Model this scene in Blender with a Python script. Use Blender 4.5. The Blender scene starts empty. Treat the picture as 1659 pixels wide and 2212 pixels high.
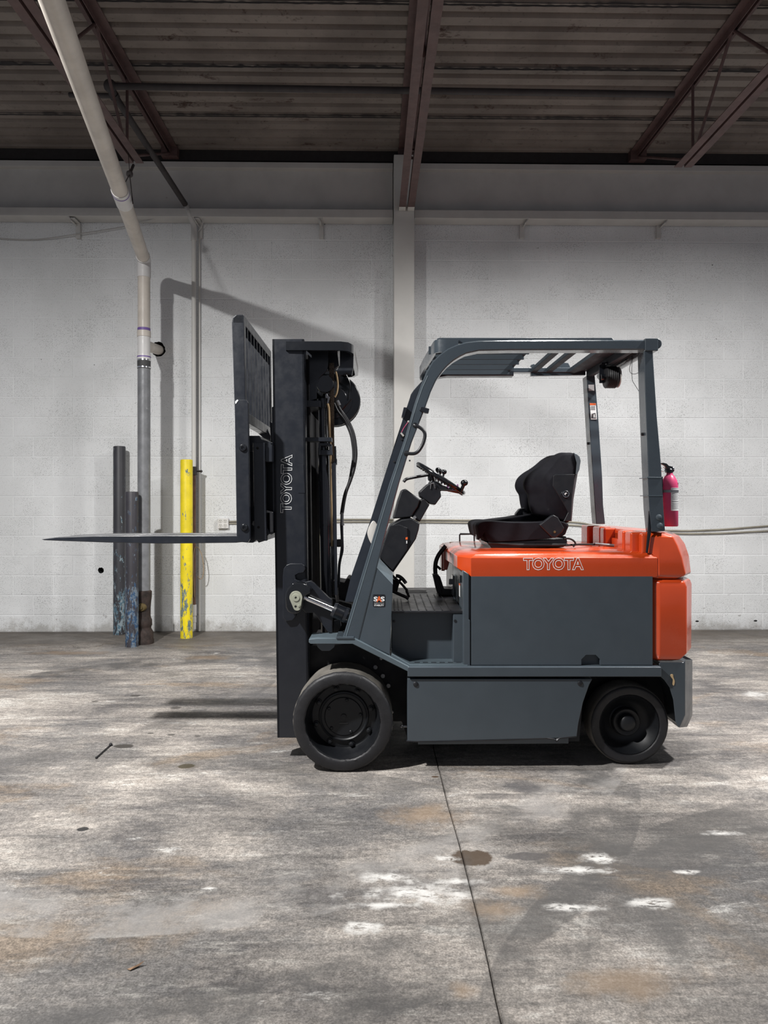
import bpy, bmesh, math, random
from mathutils import Vector, Matrix
random.seed(7)
S = bpy.context.scene
COL = S.collection
PI = math.pi
# ---------------------------------------------------------------- camera
F, CX, HY, H = 1534.0, 829.5, 1085.0, 1.33      # focal length (px of a 1659x2212 frame), centre column, horizon row, eye height
TH = 0.0157                                      # the camera looks a touch to the right of the wall's normal
cam = bpy.data.cameras.new('camera'); camo = bpy.data.objects.new('camera', cam); COL.objects.link(camo)
cam.sensor_fit = 'VERTICAL'; cam.sensor_height = 24.0; cam.lens = 24.0 * F / 2212; cam.shift_y = -21 / 2212
cam.clip_start = 0.05; cam.clip_end = 100
camo.location = (0, 0, H); camo.rotation_euler = (PI / 2, 0, -TH)
S.camera = camo
# ---------------------------------------------------------------- world, lamps, exposure
w = bpy.data.worlds.new('world'); S.world = w; w.use_nodes = True
w.node_tree.nodes['Background'].inputs[0].default_value = (0.80, 0.85, 1.0, 1)
w.node_tree.nodes['Background'].inputs[1].default_value = 0.21
S.view_settings.view_transform = 'Standard'; S.view_settings.look = 'None'
S.view_settings.gamma = 1.0; S.view_settings.use_curve_mapping = False
S.view_settings.exposure = 0.13
def lamp(loc, power, size=0.34, col=(1, 0.985, 0.965), tilt=(0, 0, 0), spread=150):
    l = bpy.data.lights.new('high_bay_lamp', 'AREA'); l.shape = 'DISK'; l.size = size; l.energy = power; l.color = col
    l.spread = math.radians(spread)
    o = bpy.data.objects.new('high_bay_lamp', l); o.location = loc; o.rotation_euler = tilt; COL.objects.link(o); return o
lamp((-2.5, 1.75, 4.05), 335, size=.16, tilt=(0.25, 0, 0), spread=156)
lamp((3.1, 3.3, 4.2), 200, size=.24, tilt=(0.18, 0, 0), spread=155)
lamp((1.35, 4.3, 4.5), 62, size=0.5)
# ---------------------------------------------------------------- frames
cT, sT = math.cos(TH), math.sin(TH)
def c2w(v): return Vector((cT * v[0] + sT * v[1], -sT * v[0] + cT * v[1], v[2]))     # camera frame -> world
def P(px, py, d): return Vector(((px - CX) * d / F, d, H - (py - HY) * d / F))       # pixel at depth d, camera frame
def W(px, py, d): return c2w(P(px, py, d))
def WY(px, py, Y):                                                                   # pixel on the world plane y = Y
    return W(px, py, Y / (cT - sT * (px - CX) / F))
def FL(px, py): return W(px, py, H * F / (py - HY))                                  # pixel on the floor
# ---------------------------------------------------------------- materials
def newmat(name):
    m = bpy.data.materials.new(name); m.use_nodes = True
    return m, m.node_tree, m.node_tree.nodes['Principled BSDF']
class NT:
    def __init__(s, nt): s.nt = nt; s.pos = nt.nodes.new('ShaderNodeNewGeometry').outputs['Position']
    def n(s, t, **k):
        x = s.nt.nodes.new(t)
        for a, b in k.items(): setattr(x, a, b)
        return x
    def put(s, sock, v):
        if hasattr(v, 'links') or hasattr(v, 'is_linked'): s.nt.links.new(v, sock)
        else: sock.default_value = v
    def m(s, op, a, b=0.0, c=None, clamp=False):
        x = s.n('ShaderNodeMath', operation=op, use_clamp=clamp); s.put(x.inputs[0], a); s.put(x.inputs[1], b)
        if c is not None: s.put(x.inputs[2], c)
        return x.outputs[0]
    def mapv(s, scale=(1, 1, 1), rot=(0, 0, 0), loc=(0, 0, 0), src=None):
        x = s.n('ShaderNodeMapping'); s.nt.links.new(src or s.pos, x.inputs[0])
        x.inputs['Scale'].default_value = scale; x.inputs['Rotation'].default_value = rot; x.inputs['Location'].default_value = loc
        return x.outputs[0]
    def noise(s, scale, detail=6, rough=.6, vec=None, dist=0.0):
        x = s.n('ShaderNodeTexNoise'); s.nt.links.new(vec or s.pos, x.inputs['Vector'])
        x.inputs['Scale'].default_value = scale; x.inputs['Detail'].default_value = detail
        x.inputs['Roughness'].default_value = rough; x.inputs['Distortion'].default_value = dist
        return x.outputs['Fac']
    def ramp(s, v, a, b, lo=0.0, hi=1.0):
        x = s.n('ShaderNodeMapRange', interpolation_type='SMOOTHSTEP'); s.put(x.inputs['Value'], v)
        x.inputs['From Min'].default_value = a; x.inputs['From Max'].default_value = b
        x.inputs['To Min'].default_value = lo; x.inputs['To Max'].default_value = hi
        return x.outputs[0]
    def mix(s, f, a, b):
        x = s.n('ShaderNodeMix', data_type='RGBA'); s.put(x.inputs[0], f); s.put(x.inputs[6], a); s.put(x.inputs[7], b)
        return x.outputs[2]
    def bump(s, h, strength, dist, bsdf):
        x = s.n('ShaderNodeBump'); x.inputs['Strength'].default_value = strength; x.inputs['Distance'].default_value = dist
        s.put(x.inputs['Height'], h); s.nt.links.new(x.outputs[0], bsdf.inputs['Normal'])
def C(r, g, b): return (r, g, b, 1)
def paint(name, col, rough=.4, metal=0.0, coat=0.0, var=.12, vscale=6, spec=.5, bumpy=0.0, spots=None, spotcol=None, coat_rough=.1):
    m, nt, b = newmat(name); t = NT(nt)
    v = t.noise(vscale, 5)
    k = t.ramp(v, .3, .7)
    base = t.mix(k, C(*[c * (1 - var) for c in col]), C(*[min(1, c * (1 + var)) for c in col]))
    if spots:
        sv = t.noise(spots[0], 4, .7, vec=t.mapv(spots[2] if len(spots) > 2 else (1, 1, 1)))
        base = t.mix(t.ramp(sv, spots[1], spots[1] + .03), base, C(*spotcol))
    nt.links.new(base, b.inputs['Base Color'])
    r = t.ramp(t.noise(vscale * 3, 4), .3, .7, max(0, rough - .06), rough + .06); nt.links.new(r, b.inputs['Roughness'])
    b.inputs['Metallic'].default_value = metal; b.inputs['Specular IOR Level'].default_value = spec
    b.inputs['Coat Weight'].default_value = coat; b.inputs['Coat Roughness'].default_value = coat_rough
    if bumpy: t.bump(t.noise(60, 4), bumpy, .002, b)
    return m
M = {}
M['grey'] = paint('grey_paint', (.054, .069, .083), .36, coat=.25, var=.04, bumpy=.08, coat_rough=.2)
M['guard'] = paint('grey_guard_paint', (.046, .060, .073), .3, coat=.6, var=.05, bumpy=.1, coat_rough=.15, spots=(90, .72), spotcol=(.35, .4, .42))
M['roof'] = paint('dull_grey_paint', (.040, .052, .064), .62, var=.05, spec=.25)
M['lgrey'] = paint('light_grey_paint', (.085, .112, .130), .4, coat=.2)
M['black'] = paint('black_paint', (.010, .012, .017), .36, coat=.2, var=.04, bumpy=.08, spots=(70, .74), spotcol=(.10, .11, .12))
M['gloss'] = paint('gloss_black', (.008, .009, .011), .2, coat=.5)
M['cyl'] = paint('cylinder_black', (.020, .022, .028), .22, coat=.6, var=.02)
M['chan'] = paint('dark_blue_grey', (.016, .021, .030), .4, coat=.2, var=.04)
M['shell'] = paint('seat_shell', (.11, .13, .145), .25, coat=.8, var=.02)
M['rim'] = paint('rim_black', (.008, .009, .011), .42, var=.02, spec=.4)
M['matte'] = paint('matte_black', (.012, .012, .014), .7)
M['plastic'] = paint('dark_plastic', (.0105, .0115, .0145), .42, bumpy=.12, var=.05)
M['vinyl'] = paint('black_fabric', (.008, .008, .012), .85, bumpy=.25, spec=.25)
M['orange'] = paint('orange_paint', (.62, .066, .011), .30, coat=.8, var=.06, vscale=2.5, bumpy=.05, coat_rough=.12)
M['steel'] = paint('worn_steel', (.30, .30, .31), .38, metal=.8, spots=(40, .62), spotcol=(.12, .12, .13))
M['chrome'] = paint('chrome', (.75, .75, .77), .16, metal=1.0)
M['white'] = paint('white_print', (.75, .76, .76), .5, var=.02)
M['zinc'] = paint('zinc_plate', (.36, .37, .30), .45, metal=.35)
M['tan'] = paint('tan_hose', (.50, .36, .20), .5)
M['chain'] = paint('greasy_chain', (.075, .052, .034), .6, metal=.2, bumpy=.3)
M['rubber'] = paint('tyre_rubber', (.011, .011, .013), .55, bumpy=.5, spots=(28, .68), spotcol=(.07, .07, .07))
M['tread'] = paint('worn_tread', (.13, .12, .105), .75, var=.3, vscale=9, bumpy=.4)
M['pink'] = paint('pink_paint', (.60, .060, .17), .38, var=.08)
M['decal'] = paint('decal_black', (.012, .014, .018), .4)
M['porange'] = paint('orange_print', (.75, .13, .03), .5, var=.02)
M['violet'] = paint('violet_plastic', (.30, .12, .34), .5)
M['bronze'] = paint('brass', (.16, .12, .055), .45, metal=.6)
M['pvc'] = paint('pvc_pipe', (.60, .55, .49), .42, var=.10, vscale=5, spots=(14, .70, (3, 3, 1)), spotcol=(.45, .40, .36))
M['pvcw'] = paint('pvc_white', (.66, .65, .64), .4, var=.06)
M['purple'] = paint('purple_primer', (.17, .10, .34), .5)
M['iron'] = paint('galvanised_pipe', (.20, .205, .215), .5, metal=.25, var=.18, vscale=9, spots=(30, .68), spotcol=(.30, .31, .31))
M['rust'] = paint('rusty_cast_iron', (.028, .018, .015), .8, var=.5, vscale=18, bumpy=.8)
M['rustpipe'] = paint('rusty_pipe', (.13, .065, .045), .7, var=.3, vscale=10, spots=(6, .60, (1, 1, .4)), spotcol=(.45, .33, .25))
M['clamp'] = paint('rubber_sleeve', (.05, .05, .052), .6)
M['wpaint'] = paint('white_steel_paint', (.60, .59, .56), .5, var=.05, vscale=3, spots=(22, .73), spotcol=(.42, .40, .37))
M['beam'] = paint('beam_paint', (.53, .52, .50), .6, var=.07, vscale=3, spots=(16, .72), spotcol=(.30, .28, .26))
M['joist'] = paint('red_oxide_primer', (.105, .062, .058), .6, var=.2, vscale=8, bumpy=.2)
M['dpipe'] = paint('dark_pipe', (.040, .034, .034), .6, var=.2)
M['cable'] = paint('cable_white', (.42, .41, .40), .5)
M['conduit'] = paint('conduit', (.27, .25, .20), .5, var=.25, vscale=4)
M['loop'] = paint('tan_cable', (.32, .24, .16), .5)
M['lens'] = paint('lamp_lens', (.55, .53, .50), .2)
M['dark'] = paint('void_black', (.004, .004, .004), .9)
M['leaf'] = paint('dry_leaf', (.14, .085, .05), .8, var=.3)
def bollard_mat(name, base, chip, chip2, thr):
    m, nt, b = newmat(name); t = NT(nt)
    v = t.noise(13, 6, .75, vec=t.mapv((1.7, 1.7, .55)))
    tc = t.n('ShaderNodeSeparateXYZ'); nt.links.new(t.pos, tc.inputs[0])
    low = t.ramp(tc.outputs[2], .05, 1.25, .085, -.04)
    k = t.ramp(t.m('ADD', v, low), thr, thr + .02)
    cc = t.mix(t.ramp(t.noise(30, 3), .45, .55), C(*chip), C(*chip2))
    base_ = t.mix(t.ramp(t.noise(5, 5), .3, .7), C(*[c * .82 for c in base]), C(*[c * 1.1 for c in base]))
    nt.links.new(t.mix(k, base_, cc), b.inputs['Base Color']); b.inputs['Roughness'].default_value = .5
    t.bump(t.m('MULTIPLY', k, -1), .4, .002, b); return m
M['bblack'] = bollard_mat('chipped_black_paint', (.035, .035, .042), (.07, .14, .19), (.22, .27, .30), .575)
M['bblue'] = bollard_mat('chipped_blue_black_paint', (.038, .036, .044), (.030, .075, .15), (.15, .19, .23), .545)
M['byellow'] = bollard_mat('chipped_yellow_paint', (.83, .66, .012), (.12, .17, .17), (.22, .26, .22), .585)
# floor: worn warehouse concrete
def floor_mat():
    m, nt, b = newmat('stained_concrete'); t = NT(nt)
    sep = t.n('ShaderNodeSeparateXYZ'); nt.links.new(t.pos, sep.inputs[0]); X, Y = sep.outputs[0], sep.outputs[1]
    st = t.mapv((.7, 1.3, 1), rot=(0, 0, -.3))
    st2 = t.mapv((.35, 1.9, 1), rot=(0, 0, .22), loc=(3, 1, 0))
    n1 = t.noise(1.25, 10, .68, st, .5); n2 = t.noise(3.1, 10, .75, st2, .4); n3 = t.noise(11, 10, .85, t.mapv((.75, 1.2, 1), rot=(0, 0, -.5)), .3)
    n4 = t.noise(5, 10, .8, t.mapv((.3, 1.6, 1), rot=(0, 0, -.35), loc=(5, 5, 0)))
    v = t.m('ADD', t.m('MULTIPLY', n1, .46), t.m('MULTIPLY', n2, .28)); v = t.m('ADD', v, t.m('MULTIPLY', n3, .15)); v = t.m('ADD', v, t.m('MULTIPLY', n4, .11))
    base = t.mix(t.ramp(v, .43, .50), C(.088, .082, .080), C(.180, .165, .152))
    base = t.mix(t.ramp(v, .49, .555), base, C(.30, .272, .245))
    base = t.mix(t.ramp(v, .54, .585, 0, .85), base, C(.43, .41, .38))
    base = t.mix(t.ramp(t.noise(1.0, 9, .7, t.mapv((1, 1.4, 1), rot=(0, 0, .3), loc=(7, 3, 0))), .50, .57, 0, .5), base, C(.085, .084, .086))
    base = t.mix(t.ramp(t.noise(1.1, 7, .65, t.mapv((.8, 1.3, 1), loc=(-4, 9, 0)), .5), .54, .66, 0, .5), base, C(.21, .15, .095))
    # scuffs of white and dark streaks
    base = t.mix(t.m('MULTIPLY', t.ramp(t.noise(2.0, 10, .78, t.mapv((.7, 1.9, 1), loc=(2, 5, 0)), .3), .60, .66), .7), base, C(.44, .43, .41))
    fine = t.noise(7, 9, .78, t.mapv((.45, 2.0, 1), rot=(0, 0, -.45)))
    base = t.mix(t.ramp(fine, .53, .66, 0, .55), base, C(.33, .315, .29))
    base = t.mix(t.ramp(t.noise(5, 9, .75, t.mapv((.35, 2.2, 1), rot=(0, 0, -.35), loc=(9, 2, 0))), .54, .68, 0, .6), base, C(.065, .062, .06))
    base = t.mix(t.ramp(t.noise(4, 9, .75, t.mapv((.12, 2.6, 1), rot=(0, 0, .5), loc=(1, 7, 0))), .55, .66, 0, .45), base, C(.075, .07, .068))
    def gain(k):
        nonlocal base
        x = t.n('ShaderNodeVectorMath', operation='SCALE'); nt.links.new(base, x.inputs[0]); t.put(x.inputs['Scale'], k); base = x.outputs[0]
    g = t.noise(150, 3, .7); gain(t.ramp(g, .35, .65, .72, 1.30)); gain(t.ramp(t.noise(48, 6, .75), .38, .62, 1.12, .68))
    crisp = t.ramp(t.noise(26, 8, .8, t.mapv((.6, 1.6, 1))), .41, .50)
    gain(t.ramp(Y, 2.6, 4.5, .98, 1.45))  # floor colour lightened with distance: cleaner concrete plus painted light falloff
    # warped coordinates for marks with a place of their own
    wob = t.m('MULTIPLY', t.m('SUBTRACT', t.noise(9, 5, .65), .5), .28)
    def blob(px, py, rx, ry, col, amt, soft=.5, wobk=1.0, brk=False):
        nonlocal base
        p = FL(px, py)
        dx = t.m('DIVIDE', t.m('SUBTRACT', X, p.x), rx); dy = t.m('DIVIDE', t.m('SUBTRACT', Y, p.y), ry)
        r = t.m('SQRT', t.m('ADD', t.m('MULTIPLY', dx, dx), t.m('MULTIPLY', dy, dy)))
        r = t.m('ADD', r, t.m('MULTIPLY', wob, 4.5 * wobk))
        k = t.ramp(r, 1 - soft, 1, amt, 0)
        if brk: k = t.m('MULTIPLY', k, crisp)
        base = t.mix(k, base, C(*col))
    def ring(cx, cy, r0, r1, col, amt, soft=.02):
        nonlocal base
        dx = t.m('SUBTRACT', X, cx); dy = t.m('SUBTRACT', Y, cy)
        r = t.m('SQRT', t.m('ADD', t.m('MULTIPLY', dx, dx), t.m('MULTIPLY', dy, dy)))
        k = t.m('MULTIPLY', t.ramp(r, r0 - soft * 2.5, r0 + soft), t.ramp(r, r1 - soft * .3, r1 + soft * .3, 1, 0))
        k = t.m('MULTIPLY', k, t.ramp(t.noise(3.5, 6, .6, t.mapv(loc=(cx, cy, 1))), .42, .62, 0, amt))
        base = t.mix(k, base, C(*col))
    ring(-1.0, 3.9, 2.05, 2.32, (.06, .058, .057), .65)
    ring(-.9, 4.6, 2.15, 2.42, (.26, .25, .24), .55)
    ring(2.2, 1.1, 1.85, 2.08, (.065, .062, .06), .6)
    ring(1.6, 1.9, .70, .98, (.07, .067, .065), .6)
    ring(-1.2, .9, 2.6, 2.85, (.07, .067, .065), .5)
    ring(-3.2, 5.6, 2.3, 2.5, (.08, .076, .074), .5)
    blob(1020, 1852, .085, .07, (.055, .036, .022), .95, .2)
    blob(995, 1858, .05, .02, (.055, .036, .022), .9, .3)
    blob(1140, 1850, .10, .035, (.07, .065, .065), .8, .3)
    blob(1070, 1720, .12, .05, (.07, .065, .065), .6, .5)
    blob(1130, 1700, .11, .09, (.085, .082, .085), .6, .5)
    blob(940, 1678, .02, .012, (.06, .035, .02), .95, .2, .3)
    blob(270, 1612, .06, .035, (.04, .035, .03), .9, .25)
    blob(402, 1655, .05, .035, (.055, .045, .025), .9, .25)
    for q in ((325, 1584, .016), (370, 1587, .018), (427, 1590, .016), (205, 1515, .02), (380, 1529, .03), (292, 1503, .03)):
        blob(q[0], q[1], q[2] * 1.3, q[2], (.06, .055, .05), .8, .3, .3)
    blob(180, 1791, .025, .02, (.015, .015, .015), .95, .2)
    for q in ((890, 1930, .26, .075), (810, 1955, .16, .03), (830, 1895, .14, .05), (1250, 1880, .16, .035), (1480, 1883, .06, .018), (1390, 1950, .14, .04), (1230, 1960, .12, .03), (790, 2000, .10, .04), (1560, 1800, .10, .03), (1290, 1855, .10, .05), (960, 1855, .06, .03), (455, 1920, .04, .02), (1000, 1905, .14, .03), (1640, 1500, .16, .12)):
        blob(q[0], q[1], q[2], q[3], (.55, .54, .52), .95, .95, 2.2, True)
    for q in ((1350, 2120, .22, .10), (1060, 1965, .12, .08), (920, 1760, .22, .15), (1120, 1925, .12, .06), (450, 1420, .3, .12), (150, 1410, .5, .12), (1000, 2140, .05, .05)):
        blob(q[0], q[1], q[2], q[3], (.25, .175, .11), .55, .9, 1.4)
    # grime along the wall and beside the slab joint
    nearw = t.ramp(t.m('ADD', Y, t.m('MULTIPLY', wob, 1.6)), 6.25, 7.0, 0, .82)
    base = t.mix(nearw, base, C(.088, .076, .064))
    gain(t.ramp(Y, 1.4, 3.2, .74, 1.0))  # foreground colour darkened: dirtier concrete, and light falloff painted in
    jd = t.m('ABSOLUTE', t.m('SUBTRACT', X, .335))
    base = t.mix(t.m('MULTIPLY', t.ramp(jd, .0, .05, .55, 0), t.ramp(t.noise(5, 4), .4, .6)), base, C(.06, .055, .05))
    nt.links.new(base, b.inputs['Base Color'])
    nt.links.new(t.ramp(t.noise(2.2, 7), .35, .65, .48, .78), b.inputs['Roughness'])
    b.inputs['Specular IOR Level'].default_value = .35
    t.bump(t.m('ADD', t.m('MULTIPLY', g, .25), t.noise(35, 6, .7)), .25, .004, b)
    return m
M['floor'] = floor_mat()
def wall_mat(name, dark=1.0, pits=True):
    m, nt, b = newmat(name); t = NT(nt)
    sep = t.n('ShaderNodeSeparateXYZ'); nt.links.new(t.pos, sep.inputs[0]); Z = sep.outputs[2]
    inf = t.n('ShaderNodeObjectInfo').outputs['Random']
    base = t.mix(t.ramp(t.noise(1.2, 6), .35, .65), C(.66 * dark, .672 * dark, .675 * dark), C(.74 * dark, .752 * dark, .758 * dark))
    base = t.mix(t.m('MULTIPLY', inf, .12), base, C(.58 * dark, .58 * dark, .57 * dark))
    if pits:
        pv = t.noise(135, 3, .6, t.mapv((1.15, 1, .9), rot=(0, .6, 0)))
        region = t.ramp(t.noise(2.2, 4), .35, .65, -.035, .02)
        pit = t.ramp(t.m('ADD', pv, region), .585, .65)
        base = t.mix(t.m('MULTIPLY', pit, .70), base, C(.15, .15, .15))
        pv2 = t.noise(17, 3, .6, t.mapv(loc=(3, 3, 3)))
        pit2 = t.ramp(pv2, .745, .765)
        base = t.mix(pit2, base, C(.13, .125, .12))
        t.bump(t.m('ADD', t.m('MULTIPLY', t.m('ADD', pit, pit2), -1), t.m('MULTIPLY', t.noise(90, 3), .5)), .5, .003, b)
    low = t.m('ADD', Z, t.m('MULTIPLY', t.m('SUBTRACT', t.noise(6, 6, .7), .5), .5))
    base = t.mix(t.ramp(low, -.02, .13, .55, 0), base, C(.24, .22, .19))
    scr = t.m('MULTIPLY', t.ramp(t.noise(9, 6, .75, t.mapv((.8, 1, 1.6))), .62, .66), t.ramp(Z, .1, .6, .7, 0))
    base = t.mix(scr, base, C(.24, .23, .22))
    nt.links.new(base, b.inputs['Base Color']); b.inputs['Roughness'].default_value = .62
    return m
M['block'] = wall_mat('painted_block'); M['mortar'] = wall_mat('painted_mortar', 1.05, False)
def deck_mat():
    m, nt, b = newmat('rusty_roof_deck'); t = NT(nt)
    base = t.mix(t.ramp(t.noise(1.6, 7), .35, .65), C(.16, .135, .118), C(.24, .205, .18))
    base = t.mix(t.ramp(t.noise(2.6, 8, .75, t.mapv((1, 2.2, 1))), .585, .66, 0, .85), base, C(.055, .026, .018))
    base = t.mix(t.ramp(t.noise(24, 4, .7), .58, .70, 0, .6), base, C(.09, .07, .06))
    nt.links.new(base, b.inputs['Base Color']); b.inputs['Roughness'].default_value = .7
    t.bump(t.noise(60, 4), .4, .003, b); return m
M['deck'] = deck_mat()
M['seam_gap'] = paint('tar_seam_gap_shade', (.02, .017, .017), .8)  # for tarred laps and the painted shade above the girder
# ---------------------------------------------------------------- mesh builder
class MB:
    def __init__(s): s.bm = bmesh.new()
    def face(s, vs, mi=0):
        try: f = s.bm.faces.new(vs); f.material_index = mi; return f
        except ValueError: return None
    def rings(s, rr, caps=True, closed=True, mi=0, loop=False):
        V = [[s.bm.verts.new(p) for p in r] for r in rr]
        n = len(V[0]); m = len(V)
        for i in range(m if loop else m - 1):
            a, b = V[i], V[(i + 1) % m]
            for j in range(n if closed else n - 1):
                s.face((a[j], a[(j + 1) % n], b[(j + 1) % n], b[j]), mi if not callable(mi) else mi(i))
        if caps and not loop:
            s.face(list(reversed(V[0])), 0 if callable(mi) else mi); s.face(V[-1], 0 if callable(mi) else mi)
        return s
    def box(s, a, b):
        x0, y0, z0 = a; x1, y1, z1 = b
        return s.rings([[(x0, y0, z), (x1, y0, z), (x1, y1, z), (x0, y1, z)] for z in (z0, z1)])
    def obox(s, c, u, v, n, hu, hv, hn):          # oriented box: centre, three unit axes, half sizes
        c, u, v, n = map(Vector, (c, u, v, n))
        return s.rings([[c + u * hu * a + v * hv * b + n * k for a, b in ((-1, -1), (1, -1), (1, 1), (-1, 1))] for k in (-hn, hn)])
    def prism(s, pts, y0, y1):                    # pts are (X, Z); extruded along Y
        return s.rings([[(x, y, z) for x, z in pts] for y in (y0, y1)])
    def pp(s, px, d, y0, y1):                     # pixel outline measured at depth d
        return s.prism([(P(a, b, d).x, P(a, b, d).z) for a, b in px], y0, y1)
    def pillow(s, px, d, y0, y1, e=.035, k=.10):
        pts = [(P(a, b, d).x, P(a, b, d).z) for a, b in px]
        cx = sum(p[0] for p in pts) / len(pts); cz = sum(p[1] for p in pts) / len(pts)
        L = y1 - y0; rr = []
        for t_, q in ((0, 1 - k), (e * .3, 1 - k * .4), (e, 1 - k * .05), (e * 1.6, 1), (L - e * 1.6, 1), (L - e, 1 - k * .05), (L - e * .3, 1 - k * .4), (L, 1 - k)):
            rr.append([(cx + (x - cx) * q, y0 + t_, cz + (z - cz) * q) for x, z in pts])
        return s.rings(rr)
    def tube(s, path, r, seg=10, caps=True, loop=False, mi=0):
        path = [Vector(p) for p in path]; n = len(path); rr = []
        t0 = (path[1] - path[0]).normalized(); u = t0.orthogonal().normalized()
        for i, p in enumerate(path):
            a = path[i - 1] if (i > 0 or loop) else path[0]; b = path[(i + 1) % n] if (i < n - 1 or loop) else path[-1]
            t = (b - a).normalized(); u = (u - t * u.dot(t)).normalized(); v = t.cross(u)
            rad = r[i] if isinstance(r, (list, tuple)) else r
            k = 1.0
            if 0 < i < n - 1:
                c = abs((path[i] - path[i - 1]).normalized().dot(t)); k = 1 / max(.6, c)
            rr.append([p + (u * math.cos(2 * PI * j / seg) + v * math.sin(2 * PI * j / seg)) * rad * (k if 0 < i < n - 1 else 1) for j in range(seg)])
        return s.rings(rr, caps=caps, loop=loop, mi=mi)
    def lathe(s, prof, o, axis=(0, 1, 0), seg=48, mi=None, caps=True):   # prof: (radius, distance along axis)
        o = Vector(o); ax = Vector(axis).normalized(); u = ax.orthogonal().normalized(); v = ax.cross(u); rr = []
        for r, t in prof:
            r = max(r, 1e-4)
            rr.append([o + ax * t + (u * math.cos(2 * PI * j / seg) + v * math.sin(2 * PI * j / seg)) * r for j in range(seg)])
        return s.rings(rr, caps=caps, mi=mi or 0)
    def sphere(s, c, r, seg=14, sc=(1, 1, 1)):
        c = Vector(c); rr = []
        for i in range(1, 9):
            a = PI * i / 9
            rr.append([c + Vector((math.sin(a) * math.cos(2 * PI * j / seg) * r * sc[0], math.sin(a) * math.sin(2 * PI * j / seg) * r * sc[1], math.cos(a) * r * sc[2])) for j in range(seg)])
        return s.rings(rr)
    def build(s, name, mat, parent=None, org=(0, 0, 0), bevel=0.0, seg=2, sub=0, angle=38):
        bm = s.bm; bmesh.ops.recalc_face_normals(bm, faces=bm.faces[:])
        off = ORG if parent is not None and parent.get('_t') else Vector(org)
        if parent is not None and not parent.get('_t') and parent.get('_o'): off = Vector(parent['_o'])
        for v in bm.verts: v.co -= off
        for f in bm.faces: f.smooth = True
        if not bevel and not sub:
            for e in bm.edges:
                if len(e.link_faces) == 2 and e.calc_face_angle(0) > math.radians(angle): e.smooth = False
        me = bpy.data.meshes.new(name); bm.to_mesh(me); bm.free()
        for m in (mat if isinstance(mat, (list, tuple)) else [mat]): me.materials.append(M[m])
        o = bpy.data.objects.new(name, me); COL.objects.link(o)
        if parent is not None:
            o.parent = parent
            if parent.get('_t'): o['_t'] = 1
            else: o['_o'] = list(off)
        else: o.location = off; o['_o'] = list(off)
        if bevel:
            b = o.modifiers.new('bevel', 'BEVEL'); b.width = bevel; b.segments = seg; b.limit_method = 'ANGLE'; b.angle_limit = math.radians(32); b.harden_normals = True
        if sub:
            q = o.modifiers.new('sub', 'SUBSURF'); q.levels = sub; q.render_levels = sub
        return o
def loop2(pts, n=3):                            # rounded closed outline through 2-D points
    m = len(pts); out = []
    for i in range(m):
        p0, p1, p2, p3 = (Vector(pts[(i + k) % m]) for k in (-1, 0, 1, 2))
        for k in range(n):
            t = k / n; v = .5 * ((2 * p1) + (p2 - p0) * t + (2 * p0 - 5 * p1 + 4 * p2 - p3) * t * t + (3 * p1 - p0 - 3 * p2 + p3) * t ** 3)
            out.append((v.x, v.y))
    return out
def smooth(pts, n=6):
    pts = [Vector(p) for p in pts]; out = []
    for i in range(len(pts) - 1):
        p0, p1, p2, p3 = pts[max(i - 1, 0)], pts[i], pts[i + 1], pts[min(i + 2, len(pts) - 1)]
        for k in range(n):
            t = k / n
            out.append(.5 * ((2 * p1) + (p2 - p0) * t + (2 * p0 - 5 * p1 + 4 * p2 - p3) * t * t + (3 * p1 - p0 - 3 * p2 + p3) * t ** 3))
    out.append(pts[-1]); return out
def tag(o, label=None, cat=None, group=None, kind=None):
    if label: o['label'] = label
    if cat: o['category'] = cat
    if group: o['group'] = group
    if kind: o['kind'] = kind
    return o
def empty(name, loc, rz=0):
    o = bpy.data.objects.new(name, None); o.location = loc; o.rotation_euler = (0, 0, rz); COL.objects.link(o)
    o.empty_display_size = .1; o['_o'] = list(loc); return o
def text_mesh(name, body, mat, parent, o, u, v, width, height, outline=0.0, depth=.0006, bold=0.0, spacing=1.0):
    cu = bpy.data.curves.new('t', 'FONT'); cu.body = body; cu.size = 1; cu.offset = bold; cu.space_character = spacing; cu.resolution_u = 3
    if outline: cu.fill_mode = 'NONE'; cu.bevel_depth = outline; cu.bevel_resolution = 1
    else: cu.extrude = .01
    to = bpy.data.objects.new('t', cu); COL.objects.link(to)
    dg = bpy.context.evaluated_depsgraph_get(); me = bpy.data.meshes.new_from_object(to.evaluated_get(dg))
    bpy.data.objects.remove(to)
    xs = [q.co.x for q in me.vertices]; ys = [q.co.y for q in me.vertices]
    x0, x1, y0, y1 = min(xs), max(xs), min(ys), max(ys)
    o, u, v = map(Vector, (o, u, v)); n = u.cross(v)
    off = ORG if parent.get('_t') else Vector(parent['_o'])
    zs = [q.co.z for q in me.vertices]; z0, z1 = min(zs), max(zs)
    for q in me.vertices:
        q.co = o + u * ((q.co.x - x0) / (x1 - x0) - .5) * width + v * ((q.co.y - y0) / (y1 - y0) - .5) * height + n * ((q.co.z - z0) / max(z1 - z0, 1e-5)) * depth - off
    me.name = name; me.materials.clear(); me.materials.append(M[mat])
    ob = bpy.data.objects.new(name, me); COL.objects.link(ob); ob.parent = parent
    if parent.get('_t'): ob['_t'] = 1
    return ob
# ================================================================= SETTING
ORG = Vector((0, 0, 0))
WY0 = 7.34                                        # face of the block wall
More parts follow.
